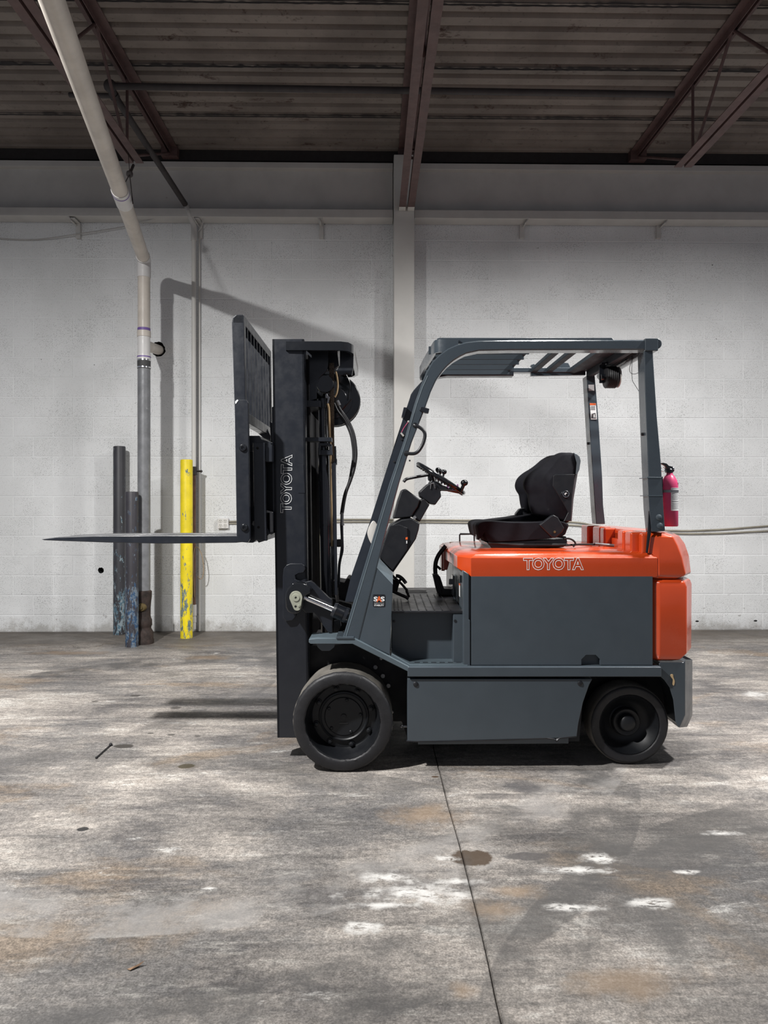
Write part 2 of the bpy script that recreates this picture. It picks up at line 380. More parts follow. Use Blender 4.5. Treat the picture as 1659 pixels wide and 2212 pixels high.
# floor: a slab with a sawn joint running away from the camera
fm = MB(); n = 60; XS = []
rr = []
for i in range(n + 1):
    y = -3.0 + (WY0 + .15 + 3.0) * i / n; j = .333 + .004 * math.sin(y * 3.1) + random.uniform(-.002, .002)
    wv = random.uniform(.0014, .0026)
    rr.append([(-9, y, 0), (j - wv - .003, y, 0), (j - wv, y, -.003), (j, y, -.014), (j + wv, y, -.003), (j + wv + .003, y, 0), (9, y, 0)])
fm.rings(rr, caps=False, closed=False)
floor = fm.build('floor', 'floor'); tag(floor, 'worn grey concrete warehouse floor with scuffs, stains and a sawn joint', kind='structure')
for px, py, r in ((135, 1402, .13), (190, 1394, .13)):
    p = FL(px, py); b = MB(); b.lathe([(r, -.002), (r, .004), (r - .008, .004), (r - .012, .0015), (0.0, .0015)], (p.x, p.y, 0), (0, 0, 1), 32)
    b.build('cleanout_cover', 'floor', floor)
# back wall: mortar backing with openings behind the two holed blocks
LX, BH, BL = .5957, .2032, .4077                  # a joint position, course height, block length
def row_of(z): return math.floor((z - 1.392) / BH)
HOLES = []
for px, py, r in ((341, 757, .078), (218, 1232, .030)):
    p = WY(px, py, WY0); k = row_of(p.z); z0 = 1.392 + k * BH
    off = LX + (BL / 2 if (k % 2) else 0)          # k = 0 row is offset
    i = math.floor((p.x - off) / BL); x0 = off + i * BL
    cx = min(max(p.x, x0 + r + .02), x0 + BL - r - .02); cz = min(max(p.z, z0 + r + .014), z0 + BH - r - .014)
    HOLES.append((k, i, x0, z0, cx, cz, r))
def holed(outer, inners, y, back=None, mats=0):
    bm = bmesh.new(); loops = []
    for lp in [outer] + inners:
        vs = [bm.verts.new((x, y, z)) for x, z in lp]; loops.append(vs)
        for a in range(len(vs)): bm.edges.new((vs[a], vs[(a + 1) % len(vs)]))
    bmesh.ops.triangle_fill(bm, use_beauty=True, use_dissolve=False, edges=bm.edges[:])
    return bm, loops
bm, _ = holed([(-9, 0), (9, 0), (9, 5.06), (-9, 5.06)], [[(h[2] + .02, h[3] + .01), (h[2] + BL - .02, h[3] + .01), (h[2] + BL - .02, h[3] + BH - .01), (h[2] + .02, h[3] + BH - .01)] for h in HOLES], WY0 + .003)
wb = MB(); wb.bm.free(); wb.bm = bm
wb.box((-9, WY0 + .19, 0), (9, WY0 + .2, 5.06))
wall = wb.build('wall_back', 'mortar'); tag(wall, 'white painted concrete block wall', kind='structure')
def block_mesh(name, L, Hh):
    b = MB(); g, e = .0036, .003
    x0, x1, z0, z1 = g, L - g, g, Hh - g
    R = lambda i, y: [(x0 + i, y, z0 + i), (x1 - i, y, z0 + i), (x1 - i, y, z1 - i), (x0 + i, y, z1 - i)]
    b.rings([R(0, .012), R(0, e), R(e, 0)]); bm = b.bm; bmesh.ops.recalc_face_normals(bm, faces=bm.faces[:])
    me = bpy.data.meshes.new(name); bm.to_mesh(me); bm.free(); me.materials.append(M['block']); return me
meB = block_mesh('block', BL, BH); z_low = 1.392 - 6 * BH; meL = block_mesh('low_block', BL, z_low)
spots = []
for k in range(-7, 15):
    z0 = 1.392 + k * BH; low = k == -7
    if low: z0 = 0.0
    off = LX + (BL / 2 if (k % 2) else 0)
    for i in range(-24, 22):
        x0 = off + i * BL
        if x0 < -8.9 or x0 + BL > 8.9 or any(h[0] == k and h[1] == i for h in HOLES): continue
        spots.append((k, x0, z0, low))
def score(s):
    k, x0, z0, low = s; cx = x0 + BL / 2; cz = z0 + BH / 2
    px = 805.4 + cx * 209; py = HY - (cz - H) * 209
    if px < -10 or px > 1669: return 1e3 + abs(px)
    sc = abs(px - 830) * .001
    if 505 < px < 600 and 740 < py < 1160 or 600 < px < 715 and py > 740 or 720 < px < 850 and py > 1180 or 850 < px < 1490 and py > 1180: sc += 50
    if py < 470: sc += 60
    if low: sc += .2
    return sc
spots.sort(key=score)
rest = MB()
for q, (k, x0, z0, low) in enumerate(spots):
    if q < 298:
        o = bpy.data.objects.new('block', meL if low else meB); COL.objects.link(o); o.parent = wall
        o.location = (x0, WY0 + random.uniform(-.0015, .001), z0)
    else:
        L, hh = BL, (z_low if low else BH); g, e = .0036, .003
        R = lambda i, y: [(x0 + g + i, y, z0 + g + i), (x0 + L - g - i, y, z0 + g + i), (x0 + L - g - i, y, z0 + hh - g - i), (x0 + g + i, y, z0 + hh - g - i)]
        rest.rings([R(0, WY0 + .012), R(0, WY0 + e), R(e, WY0)])
rb = rest.build('block', 'block', wall); rb['kind'] = 'stuff'
for (k, i, x0, z0, cx, cz, r) in HOLES:
    lp = []
    for a in range(22):
        rr_ = r * random.uniform(.88, 1.1); lp.append((cx + rr_ * math.cos(2 * PI * a / 22), cz + rr_ * math.sin(2 * PI * a / 22)))
    g = .0035
    bm, loops = holed([(x0 + g, z0 + g), (x0 + BL - g, z0 + g), (x0 + BL - g, z0 + BH - g), (x0 + g, z0 + BH - g)], [lp], WY0)
    b = MB(); b.bm.free(); b.bm = bm; b.build('block', 'block', wall)
    b = MB(); b.rings([[(x, WY0, z) for x, z in lp], [(cx + (x - cx) * .95, WY0 + .03, cz + (z - cz) * .95) for x, z in lp], [(cx + (x - cx) * .9, WY0 + .17, cz + (z - cz) * .9) for x, z in lp]], caps=False)
    b.face([b.bm.verts.new((cx + (x - cx) * .9, WY0 + .17, cz + (z - cz) * .9)) for x, z in lp])
    b.build('hole_lining', 'dark', wall)
for q in ((1632, 1341), (1408, 1341), (1506, 1342)):
    p = WY(q[0], q[1], WY0); b = MB(); b.sphere((p.x, WY0 + .004, p.z), .02, 10, (1.2, .35, .55)); b.build('paint_chip', 'dark', wall)
# column and girder
p = WY(873, 900, 7.08); cxw = p.x
b = MB(); b.box((cxw - .102, 7.08, 0), (cxw + .102, 7.335, 4.80)); b.build('trim_1', 'wpaint', bevel=.006); tag(bpy.data.objects['trim_1'], 'white painted column in front of the block wall', kind='structure')
b = MB(); zb0, zb1 = WY(600, 469, 7.16).z, WY(600, 451, 7.16).z
zt0, zt1 = WY(600, 363, 7.2).z, WY(600, 350, 7.2).z
for xa, xb in ((-8.9, cxw - .108), (cxw + .108, 8.9)):
    b.box((xa, 7.27, zb1 - .01), (xb, 7.33, zt0 + .01)); b.box((xa, 7.16, zb0), (xb, 7.33, zb1)); b.box((xa, 7.2, zt0), (xb, 7.33, zt1))
girder = b.build('trim_2', 'beam', bevel=.004); tag(girder, 'white painted steel girder along the top of the wall', kind='structure')
for px in (168, 432, 694, 1128, 1424):
    p = WY(px, 490, 7.3); dx = .03 if px > 900 else -.03
    if px == 694: dx = -.004
    b = MB(); zt = zb0 + .004; zm = WY(px, 482, 7.3).z; zl = WY(px, 514, 7.3).z; x = p.x
    b.obox((x + dx * .5 + (.02 if px > 900 else -.02), 7.235, (zt + zm) / 2), (0, 1, 0), (.5 * (1 if px > 900 else -1), 0, .85), (.85, 0, -.5 * (1 if px > 900 else -1)), .07, .05, .006)
    b.box((x - .022, 7.30, zl), (x + .022, 7.337, zm)); b.box((x - .022, 7.17, zm - .006), (x + .022, 7.337, zm + .006))
    b.build('bracket', 'beam', girder, bevel=.002)
# ceiling: corrugated deck laid in sheets
ceil = MB(); ceil.box((-9, -3, 5.05), (9, WY0 + .2, 5.08)); ceil = ceil.build('ceiling', 'seam_gap'); tag(ceil, 'dark corrugated steel roof deck', kind='structure')
ZD = 4.90
b = MB(); b.box((-9, 7.22, 4.792), (9, 7.338, 5.04)); b.build('deck_gap_shade', 'seam_gap', ceil)  # dark filler added for the shaded gap above the girder; blocks leaking light
sh = MB(); prof = []
for r5 in range(5):
    y = r5 * .152
    prof += [(y, ZD), (y + .088, ZD), (y + .106, ZD + .030), (y + .134, ZD + .030)]
prof.append((.764, ZD))
prof2 = [(y, z) for y, z in prof]
rr = [[(x, y - .76, z - ZD) for y, z in prof2] for x in (-9, 9)]
sh.rings(rr, caps=False, closed=False)
bmesh.ops.recalc_face_normals(sh.bm, faces=sh.bm.faces[:])
sm = bpy.data.meshes.new('deck_sheet'); sh.bm.to_mesh(sm); sh.bm.free(); sm.materials.append(M['deck'])
lap = MB(); n = 400; rag = []
for i in range(n + 1):
    x = -9 + 18 * i / n; rag.append([(x, -.010 - random.random() * .02, .004), (x, .0, -.006), (x, .012 + random.random() * .012, .004)])
lap.rings(rag, caps=False, closed=False); lm = bpy.data.meshes.new('lap_seam'); lap.bm.to_mesh(lm); lap.bm.free(); lm.materials.append(M['seam_gap'])
for q in range(13):
    y = 7.33 - q * .752
    o = bpy.data.objects.new('deck_sheet', sm); o.location = (0, y, ZD + (.002 if q % 2 else 0)); o.parent = ceil; COL.objects.link(o)
    o = bpy.data.objects.new('lap_seam', lm); o.location = (random.uniform(-.3, .3) * 0, y - .74, ZD); o.parent = ceil; COL.objects.link(o)
# roof joists
def joist(X, label, full):
    Zt, Zb = 4.895, 4.235; y0 = -2.5; yb1 = 7.075 if full else 6.12
    t = empty('roof_joist', (X, y0, Zb)); tag(t, label, 'joist', None)
    def chord(nm, z, ya, yb, up, mat='joist'):
        for sx in (-1, 1):
            b = MB(); a_, h_ = sx * .011, sx * .076
            pts = [(a_, 0), (h_, 0), (h_, .006 * up), (a_ + sx * .006, .006 * up), (a_ + sx * .006, .062 * up), (a_, .062 * up)]
            b.rings([[(X + px, y, z + pz) for px, pz in pts] for y in (ya, yb)]); b.build(nm, mat, t)
    chord('top_chord', Zt, y0, 7.22, -1)
    if full: chord('bottom_chord', Zb, y0, 6.98, 1); chord('chord_end', Zb, 6.981, yb1, 1, 'wpaint')
    else: chord('bottom_chord', Zb, y0, yb1, 1)
    top, bot = Zt - .03, Zb + .03
    nodes = [(5.88, bot), (5.27, top), (4.66, bot), (4.05, top), (3.44, bot), (2.83, top), (2.22, bot)]
    for a, c in zip(nodes, nodes[1:]):
        b = MB(); b.tube([(X, a[0], a[1]), (X, c[0], c[1])], .0125, 8); b.build('web_bar', 'joist', t)
    b = MB(); b.tube([(X, 5.93, bot), (X, 5.93, top)], .0125, 8); b.build('web_bar', 'joist', t)
    b = MB(); b.tube([(X, 6.05, bot), (X, 7.18, top - .02)], .012, 8); b.build('web_bar', 'joist', t)
    if full:
        b = MB(); b.tube([(X, 7.0, bot), (X, 5.93, top)], .0001, 4); b.bm.free()
    b = MB(); b.box((X - .08, 7.14, 4.80), (X + .08, 7.24, 4.90)); b.build('seat_angle', 'joist', t)
    return t
joist(-2.04, 'red-brown steel roof joist above the two dark bollards', False)
joist(.335, 'red-brown steel roof joist whose lower chord meets the white column', True)
joist(2.69, 'red-brown steel roof joist above the rear of the forklift', False)
# ================================================================= PIPES AND BOLLARDS
# tall drain pipe: PVC run overhead, elbow, iron stack, rusty base
DR = 6.70
pB = W(312, 1396, DR); bx, by = W(311, 900, DR).x, W(311, 900, DR).y
drain = empty('drain_pipe', (bx, by, 0)); tag(drain, 'white plastic drain pipe from overhead into grey iron stack with rusty base', 'pipe')
zz = lambda py: W(311, py, DR).z
r0 = .058
def vcyl(nm, mat, ya, yb, r, prof=None):
    b = MB(); b.lathe([(r, zz(yb)), (r, zz(ya))], (bx, by, 0), (0, 0, 1), 28); return b.build(nm, mat, drain, bevel=.002)
vcyl('iron_stack', 'iron', 795, 1282, r0)
vcyl('rubber_coupling', 'clamp', 776, 797, .061)
for y_ in (778.5, 794): vcyl('hose_clamp', 'chrome', y_ - 1.6, y_ + 1.6, .0635)
vcyl('pvc_fitting', 'pvcw', 765, 777, .062); vcyl('primer_ring', 'purple', 770, 773, .0625)
vcyl('pvc_fitting', 'pvcw', 727, 765, .057); vcyl('pvc_fitting', 'pvc', 715, 728, .0625); vcyl('primer_ring', 'purple', 709, 715, .059)
vcyl('pvc_stack', 'pvc', 598, 710, .0565); vcyl('pvc_fitting', 'pvcw', 584, 600, .0625)
pe = Vector((bx, by, zz(560))); pm = W(265, 428, 5.35); pf = W(112, 0, 3.15); ph = pf + (pf - pm) * 1.0
pd = (pe - pm).normalized()
b = MB(); b.tube(smooth([(bx, by, zz(590)), (bx, by, zz(568)), pe - pd * .03, pe - pd * .10], 4), .062, 24); b.build('elbow', 'pvcw', drain)
b = MB(); b.tube([pe - pd * .09, pm], .0575, 28); b.build('overhead_run', 'pvc', drain)
d2 = (pm - pf).normalized()
b = MB(); b.tube([pm + pd * .10, pm, pm - d2 * .16], .0625, 28); b.build('pvc_fitting', 'pvcw', drain)
b = MB(); b.tube([pm - d2 * .10, pm - d2 * .115], .0635, 28); b.build('primer_ring', 'purple', drain)
b = MB(); b.tube([pm - d2 * .14, pf, ph], .0575, 28); b.build('overhead_run', 'pvc', drain)
pw = Vector((HOLES[0][4], WY0 + .06, HOLES[0][5]))
b = MB(); b.tube([(bx, by, zz(742)), (bx - .001, by + .05, zz(744)), pw], .05, 24); b.build('branch', 'pvc', drain)
b = MB(); b.lathe([(.090, 0), (.092, .03), (.085, .05), (.087, .10), (.078, .12), (.066, .14), (.067, .16), (.074, .17), (.074, .22), (.066, .235), (.060, .26), (.061, .34), (.066, .40), (.071, .44), (.072, .49), (.060, .50)], (bx, by, 0), (0, 0, 1), 28)
b.build('cast_iron_base', 'rust', drain)
p = W(306, 1312, DR - .065); b = MB(); b.lathe([(.038, .05), (.040, -.0), (.034, -.01), (.020, -.012), (.018, -.022), (0, -.022)], p, (.15, 1, 0), 24); b.build('cleanout_plug', 'bronze', drain)
# hanging wire of the overhead pipe
b = MB()
hk = W(280, 376, 5.7)
for a in ((262, 410), (287, 440)):
    q = W(a[0], a[1], 5.35); b.tube([hk, q], .004, 6)
b.tube([hk, W(288, 357, 5.95)], .012, 6); b.tube([hk + Vector((0, 0, .02)), W(277, 330, 5.9)], .003, 6)
b.sphere(hk, .028, 8); b.build('hanger_wire', 'dpipe', drain)
# bollards
def bollard(px, ytop, ybot, rpx, mat, label, cap):
    d = H * F / (ybot - HY); c = W(px, ybot, d); c.z = 0; r = rpx * d / F; c = c2w(P(px, ybot, d + r)); c.z = 0
    zt = P(px, ytop, d).z
    b = MB(); b.lathe([(r, 0), (r, zt - .012), (r * .96, zt - .003), (r * .85, zt), (0, zt + .002)], c, (0, 0, 1), 32)
    o = b.build('bollard', mat, org=c); tag(o, label, 'bollard'); return o
bollard(258, 963, 1372, 12.8, 'bblack', 'taller black steel bollard nearest the wall, left of the drain pipe', 0)
bollard(285, 1062, 1399, 13.8, 'bblue', 'shorter black bollard with chipped blue paint in front of the drain pipe', 0)
bollard(403, 992, 1380, 13.2, 'byellow', 'yellow steel bollard with chipped paint by the wall', 0)
# sprinkler line
sp0 = W(238, 186, 5.76); sp1 = W(1456, 204, 5.83); tee = sp0
spr = empty('sprinkler_pipe', (tee.x, tee.y, tee.z)); tag(spr, 'dark pipe hung below the roof, running right above the mast to the far joist', 'pipe')
b = MB(); b.tube([sp0, sp1], .026, 14); b.build('branch_line', 'dpipe', spr)
b = MB(); b.sphere(sp0, .052, 14); b.tube([sp0, W(248, 212, 5.85)], .036, 12); b.tube([W(150, 205, 5.9), W(245, 207, 5.85)], .02, 10); b.build('tee_fitting', 'dpipe', spr)
e1 = W(403, 446, 7.17)
b = MB(); b.tube([W(246, 204, 5.82), e1 - (e1 - W(246, 204, 5.82)).normalized() * .035], .0285, 14); b.build('drop_pipe', 'dpipe', spr)
b = MB(); b.tube([W(250, 212, 5.85), W(246, 204, 5.82)], .038, 12); b.build('collar', 'dpipe', spr)
rx = W(421, 900, 7.24).x; ry = 7.225
ris = empty('water_riser', (rx, ry, 0)); tag(ris, 'thin white painted riser pipe turning rusty lower down, right of yellow bollard', 'pipe')
zr = lambda py: WY(421, py, ry).z
b = MB(); b.tube(smooth([e1, W(409, 462, 7.15), (rx, ry, zr(488)), (rx, ry, zr(520))], 4), .030, 14); b.build('elbow', 'beam', ris)
for nm, mt, a, c, r in (('white_pipe', 'wpaint', 515, 1012, .0225), ('valve', 'dpipe', 1008, 1026, .034), ('rusty_pipe', 'rustpipe', 1024, 1312, .020), ('pvc_fitting', 'pvcw', 1306, 1330, .027), ('pvc_fitting', 'pvcw', 1334, 1344, .025), ('pvc_fitting', 'pvcw', 1328, 1359, .021)):
    b = MB(); b.lathe([(r, zr(c)), (r, zr(a))], (rx, ry, 0), (0, 0, 1), 18); b.build(nm, mt, ris, bevel=.002)
b = MB(); p = Vector((rx, ry, zr(1018))); b.tube([p - Vector((.04, 0, 0)), p + Vector((.075, 0, 0))], .008, 8); b.sphere(p + Vector((.075, 0, 0)), .014, 8); b.build('valve_stem', 'dpipe', ris)
b = MB(); x = WY(430.5, 900, 7.31).x; b.tube([(x, 7.315, .01), (x, 7.315, WY(430, 476, 7.31).z)], .011, 8); cnd = b.build('conduit', 'wpaint', org=(x, 7.315, 0)); tag(cnd, 'slim white vertical conduit beside the riser pipe', 'conduit')
b = MB(); b.tube([W(q, v, 7.2) for q, v in ()] or smooth([WY(428, 500, 7.28), WY(437, 485, 7.25), WY(439, 466, 7.2)], 4), .005, 6); b.build('wire', 'cable', cnd)
b = MB(); L = smooth([WY(420, 1184, 7.2), WY(428, 1183, 7.19), WY(436, 1200, 7.2), WY(440, 1228, 7.2), WY(437, 1248, 7.2), WY(430, 1250, 7.2), WY(427, 1244, 7.21)], 5)
b.tube(L, .0045, 6); b.tube(smooth([L[0], WY(418, 1210, 7.19), WY(420, 1290, 7.2)], 4), .004, 6)
o = b.build('cable_loop', 'loop', org=L[0]); tag(o, 'tan cable looped behind the riser pipe below the forks', 'cable')
b = MB(); b.tube(smooth([WY(-60, 510, 7.3), WY(0, 515, 7.31), WY(80, 517, 7.31), WY(170, 505, 7.29), WY(270, 489, 7.29), WY(356, 466, 7.2)], 5), .0055, 6)
o = b.build('cable', 'cable', org=WY(170, 505, 7.29)); tag(o, 'thin grey cable sagging along the top of the block wall', 'cable')
# conduits along the wall and the outlet
def wtube(pts, r): 
    b = MB(); b.tube(smooth([WY(a, c, 7.34 - r * 1.2) for a, c in pts], 5), r, 8); return b
o = wtube([(494, 1126.5), (600, 1124), (720, 1122), (900, 1123), (1040, 1124), (1230, 1127), (1300, 1137), (1450, 1146), (1550, 1144), (1659, 1136), (1900, 1118)], .0085).build('conduit', 'conduit', org=WY(497, 1126, 7.33)); tag(o, 'upper of the two thin dirty conduits along the wall', 'conduit', 'wall conduits')
o = wtube([(494, 1131), (600, 1129.5), (720, 1127.5), (900, 1128), (1040, 1129.5), (1230, 1134), (1300, 1142), (1450, 1152), (1550, 1152), (1659, 1147), (1900, 1138)], .0085).build('conduit', 'conduit', org=WY(497, 1131, 7.33)); tag(o, 'lower of the two thin dirty conduits along the wall', 'conduit', 'wall conduits')
a_, c_ = WY(472, 1141, WY0), WY(495, 1119.5, WY0)
b = MB(); b.box((a_.x, WY0 - .045, a_.z), (c_.x, WY0 - .001, c_.z)); out = b.build('outlet_box', 'pvcw', org=((a_.x + c_.x) / 2, WY0, a_.z), bevel=.003); tag(out, 'white four-socket outlet box on the wall beside the forks', 'outlet')
for ix in (.28, .72):
    for iz in (.28, .73):
        x, z = a_.x + (c_.x - a_.x) * ix, a_.z + (c_.z - a_.z) * iz
        b = MB(); b.lathe([(.021, 0), (.019, -.004), (0, -.004)], (x, WY0 - .045, z), (0, 1, 0), 20); rc = b.build('receptacle', 'wpaint', out)
        b = MB(); b.box((x - .009, WY0 - .051, z + .001), (x - .006, WY0 - .048, z + .011)); b.box((x + .006, WY0 - .051, z + .001), (x + .009, WY0 - .048, z + .011)); b.sphere((x, WY0 - .0495, z - .008), .003, 6); b.build('slot', 'decal', rc)
# small litter
p = FL(292, 2092); b = MB(); b.rings([[p + Vector(v) for v in r] for r in ([(-.022, -.004, .001), (-.01, -.012, .003), (0, .0, .008)], [(.0, .012, .002), (.012, .004, .006), (.024, .014, .014)])]); o = b.build('leaf', 'leaf', org=p); tag(o, 'small dry curled brown leaf on the floor at lower left', 'leaf')
p, q = FL(208, 1639), FL(239, 1611); u = Vector((0, 0, .006)); b = MB(); b.tube([p + u, q + u], .0035, 6); b.sphere(q + u, .010, 8); b.sphere(p + u, .006, 8)
o = b.build('metal_rod', 'matte', org=p + u); tag(o, 'thin black rod lying on the floor left of the mast', 'rod')
#@@TRUCK
# ================================================================= FORKLIFT (built in the camera's own frame: X right, Y away, Z up)
ORG = Vector((.25, 4.06, 0)); YC = 4.06
fork = empty('forklift', c2w(ORG), -TH); fork['_t'] = 1
tag(fork, 'orange and grey electric forklift with black mast, parked side-on with raised forks', 'forklift')
def mir(y): return 2 * YC - y
def X_(px, d): return (px - CX) * d / F
def Z_(py, d): return H - (py - HY) * d / F
def mb(): return MB()
NZ, UX, UZ = (0, -1, 0), (1, 0, 0), (0, 0, 1)
D = 3.53
# --- chassis and bodywork
ch = mb().pp([(668, 1396), (765, 1392), (884, 1452), (1245, 1452), (1245, 1606), (884, 1606), (868, 1560), (668, 1560)], 3.75, 3.76, mir(3.76)).build('chassis', 'matte', fork, bevel=.004)
mb().pp([(882, 1452), (1262, 1452), (1250, 1600), (884, 1600)], 3.60, 3.585, mir(3.585)).build('inner_frame', 'matte', ch, bevel=.004)
mb().pp([(1245, 1460), (1475, 1460), (1475, 1540), (1440, 1545), (1245, 1560)], 3.80, 3.80, mir(3.80)).build('rear_frame', 'matte', ch)
for q in ((811, 1440), (827, 1459), (839, 1480)):
    mb().lathe([(.013, 0), (.013, -.012), (.011, -.016), (0, -.016)], P(q[0], q[1], 3.76), (0, 1, 0), 12).build('bolt', 'steel', ch)
for q in ((823, 1422), (847, 1537)):
    mb().lathe([(.008, 0), (.008, -.012), (0, -.014)], P(q[0], q[1], 3.76), (0, 1, 0), 6).build('bolt', 'steel', ch)
mb().tube([P(866, 1569, 3.6), P(880, 1569, 3.6)], .006, 8).sphere(P(868, 1569, 3.6), .010, 8).build('grease_fitting', 'steel', ch)
for ya, yb in ((mir(3.67), mir(3.505)), (3.505, 3.67)):
    fe = mb().pp([(668, 1379), (686, 1377), (766, 1377), (884, 1438), (884, 1450), (762, 1389), (672, 1389), (668, 1386)], D, ya, yb)
    fe = fe.build('front_fender', 'lgrey', fork, bevel=.003)
mb().pp([(684, 1389), (724, 1389), (722, 1398), (712, 1406), (695, 1406), (686, 1398)], D, 3.53, 3.55).build('fender_lug', 'grey', fe, bevel=.002)
mb().lathe([(.007, 0), (.007, .022), (0, .024)], P(705, 1390, 3.545), (0, 0, -1), 6).build('bolt', 'steel', fe)
mb().pp([(600, 1395), (700, 1395), (742, 1440), (742, 1520), (668, 1560), (668, 1400)], 3.80, 3.79, 3.90).build('axle_housing', 'black', ch)
mb().pp([(727, 1374), (765, 1374), (765, 1378), (727, 1378)], D, 3.50, 3.66).build('post_foot', 'guard', fe, bevel=.002)
# skirt, rail, battery compartment
sk = mb().pp([(880, 1465), (1278, 1465), (1271, 1478), (1258, 1515), (1248, 1560), (1244, 1590), (1215, 1592), (880, 1600)], D, 3.515, 3.60)
sk = sk.build('side_skirt', 'grey', fork, bevel=.003)
mb().pp([(880, 1465), (1278, 1465), (1244, 1592), (880, 1600)], D, mir(3.60), mir(3.515)).build('side_skirt', 'grey', fork, bevel=.003)
mb().tube([P(a, c, 3.52) for a, c in ((878, 1600), (900, 1601), (1000, 1600), (1100, 1597), (1180, 1594), (1196, 1596), (1202, 1600), (1209, 1594), (1244, 1590))], .006, 6).build('bent_lip', 'black', sk)
mb().pp([(903, 1600), (1228, 1594), (1228, 1606), (903, 1608)], 3.56, 3.56, 3.60).build('lower_flange', 'grey', sk)
for q in ((898, 1478), (1253, 1476)):
    mb().lathe([(.013, 0), (.013, -.003), (.009, -.006), (0, -.006)], P(q[0], q[1], 3.515), (0, 1, 0), 16).build('screw', 'plastic', sk)
rl = mb().pp([(880, 1438), (1424, 1438), (1424, 1459), (880, 1459)], D, 3.50, mir(3.50)).build('side_rail', 'grey', fork, bevel=.004)
bt = mb().pp([(1018, 1245), (1410, 1245), (1410, 1437), (1297, 1437), (1297, 1425), (1287, 1415), (1266, 1415), (1256, 1425), (1256, 1437), (1018, 1437)], D, 3.53, 3.552).build('battery_cover', 'grey', fork, bevel=.002)
mb().pp([(1258, 1417), (1296, 1417), (1296, 1439), (1258, 1439)], D, 3.568, 3.575).build('lift_recess', 'guard', bt)
mb().pp([(1003, 1240), (1410, 1240), (1410, 1440), (1003, 1440)], 3.56, 3.56, mir(3.53)).build('battery_box', 'grey', fork, bevel=.004)
cp = mb().pp([(1000.5, 1232), (1013, 1240), (1013, 1338), (1016, 1340), (1016, 1440), (1001, 1437)], D, 3.53, 3.60).build('corner_post', 'grey', fork, bevel=.004)
# front face fittings (face looks forward, towards the mast)
xf = X_(1003, 3.56) - .004
mb().box((xf - .012, 4.00, Z_(1285, 4.05)), (xf, 4.09, Z_(1242, 4.05))).box((xf - .03, 4.03, Z_(1262, 4.05)), (xf - .01, 4.06, Z_(1250, 4.05))).build('latch', 'gloss', fork, bevel=.003)
lb = mb().box((xf - .001, 3.715, Z_(1288, 3.75)), (xf, 3.765, Z_(1262, 3.75))).build('warning_label', 'white', fork)
mb().box((xf - .0015, 3.715, Z_(1264, 3.75)), (xf - .0005, 3.765, Z_(1260, 3.75))).build('label_header', 'porange', lb)
mb().box((xf - .015, 3.60, Z_(1258, 3.62)), (xf, 3.64, Z_(1243, 3.62))).build('hood_hinge', 'gloss', fork, bevel=.002)
# hood
def hoodring(zn, zf, ins, xi=0):
    return [(.432 + ins, 3.53 + ins * .6, zn), (.372 + ins, 3.61 + ins, zf), (.350 + ins, mir(3.62) - ins, zf), (.42 + ins, mir(3.53) - ins * .6, zn),
            (1.355, mir(3.53) - ins * .6, zn), (1.374 - ins, mir(3.55), zn), (1.374 - ins, 3.55, zn), (1.358 - ins, 3.53 + ins * .6, zn)]
zb, zt, zc = Z_(1247, D), Z_(1200, D), 1.083
hood = mb().rings([hoodring(zb, zb + .035, .004), hoodring(zb + .006, zb + .04, 0), hoodring(zt - .012, zt - .01, 0), hoodring(zt + .004, zt + .008, .022), hoodring(zc - .002, zc, .065)]).build('battery_hood', 'orange', fork, bevel=.006)
text_mesh('lettering', 'TOYOTA', 'white', hood, (X_(1196, 3.528), 3.5292, Z_(1218.5, 3.528)), UX, UZ, X_(1262, 3.528) - X_(1130.5, 3.528), .062, outline=.019, bold=.03, depth=.0005, spacing=.95)
mb().pp([(1404, 1244), (1424, 1240), (1424, 1192), (1418, 1192), (1418, 1247), (1404, 1250)], D, 3.545, 3.60).build('hood_gap_shade', 'dark', fork)  # black strip in place of the shadowed gap between hood and counterweight
mb().tube([P(993, 1170, 4.45), P(993, 1155, 4.45), P(994.5, 1153.5, 4.45), P(1023, 1153.5, 4.45), P(1024.5, 1155, 4.45), P(1024.5, 1170, 4.45)], .0045, 8).build('grab_wire', 'matte', hood)
mb().box((.34, 4.20, Z_(1230, 4.3)), (.36, 4.33, Z_(1178, 4.3))).pp([(957, 1188), (969, 1186), (969, 1215), (965, 1230), (957, 1230)], 4.2, 4.16, 4.24).build('hood_latch', 'orange', hood, bevel=.004)
mb().tube([P(971, 1173, 4.4), P(979, 1173, 4.4)], .007, 6).build('hood_clip', 'bronze', hood)
# battery cable arm at the front of the hood
ar = mb().tube(smooth([P(963, 1179, 4.15), P(958, 1185, 4.15), (P(948, 1198, 4.15)), P(942, 1212, 4.15), P(940, 1228, 4.15), P(941, 1242, 4.15)], 5), .0125, 10).tube([P(960, 1178, 4.15), P(957, 1185, 4.15)], .006, 6).tube([P(944, 1223, 4.15), P(952, 1230, 4.15)], .008, 6).build('hood_strap', 'plastic', fork)
mb().pp([(934, 1240), (944, 1238), (951, 1262), (953, 1282), (944, 1280), (941, 1270)], 4.15, 4.12, 4.18).build('strap_guide', 'rubber', ar, bevel=.003)
mb().pp([(942, 1238), (950, 1245), (958, 1270), (976, 1271), (978, 1284), (946, 1284)], 4.2, 4.16, 4.30).build('strap_base', 'plastic', ar, bevel=.003)
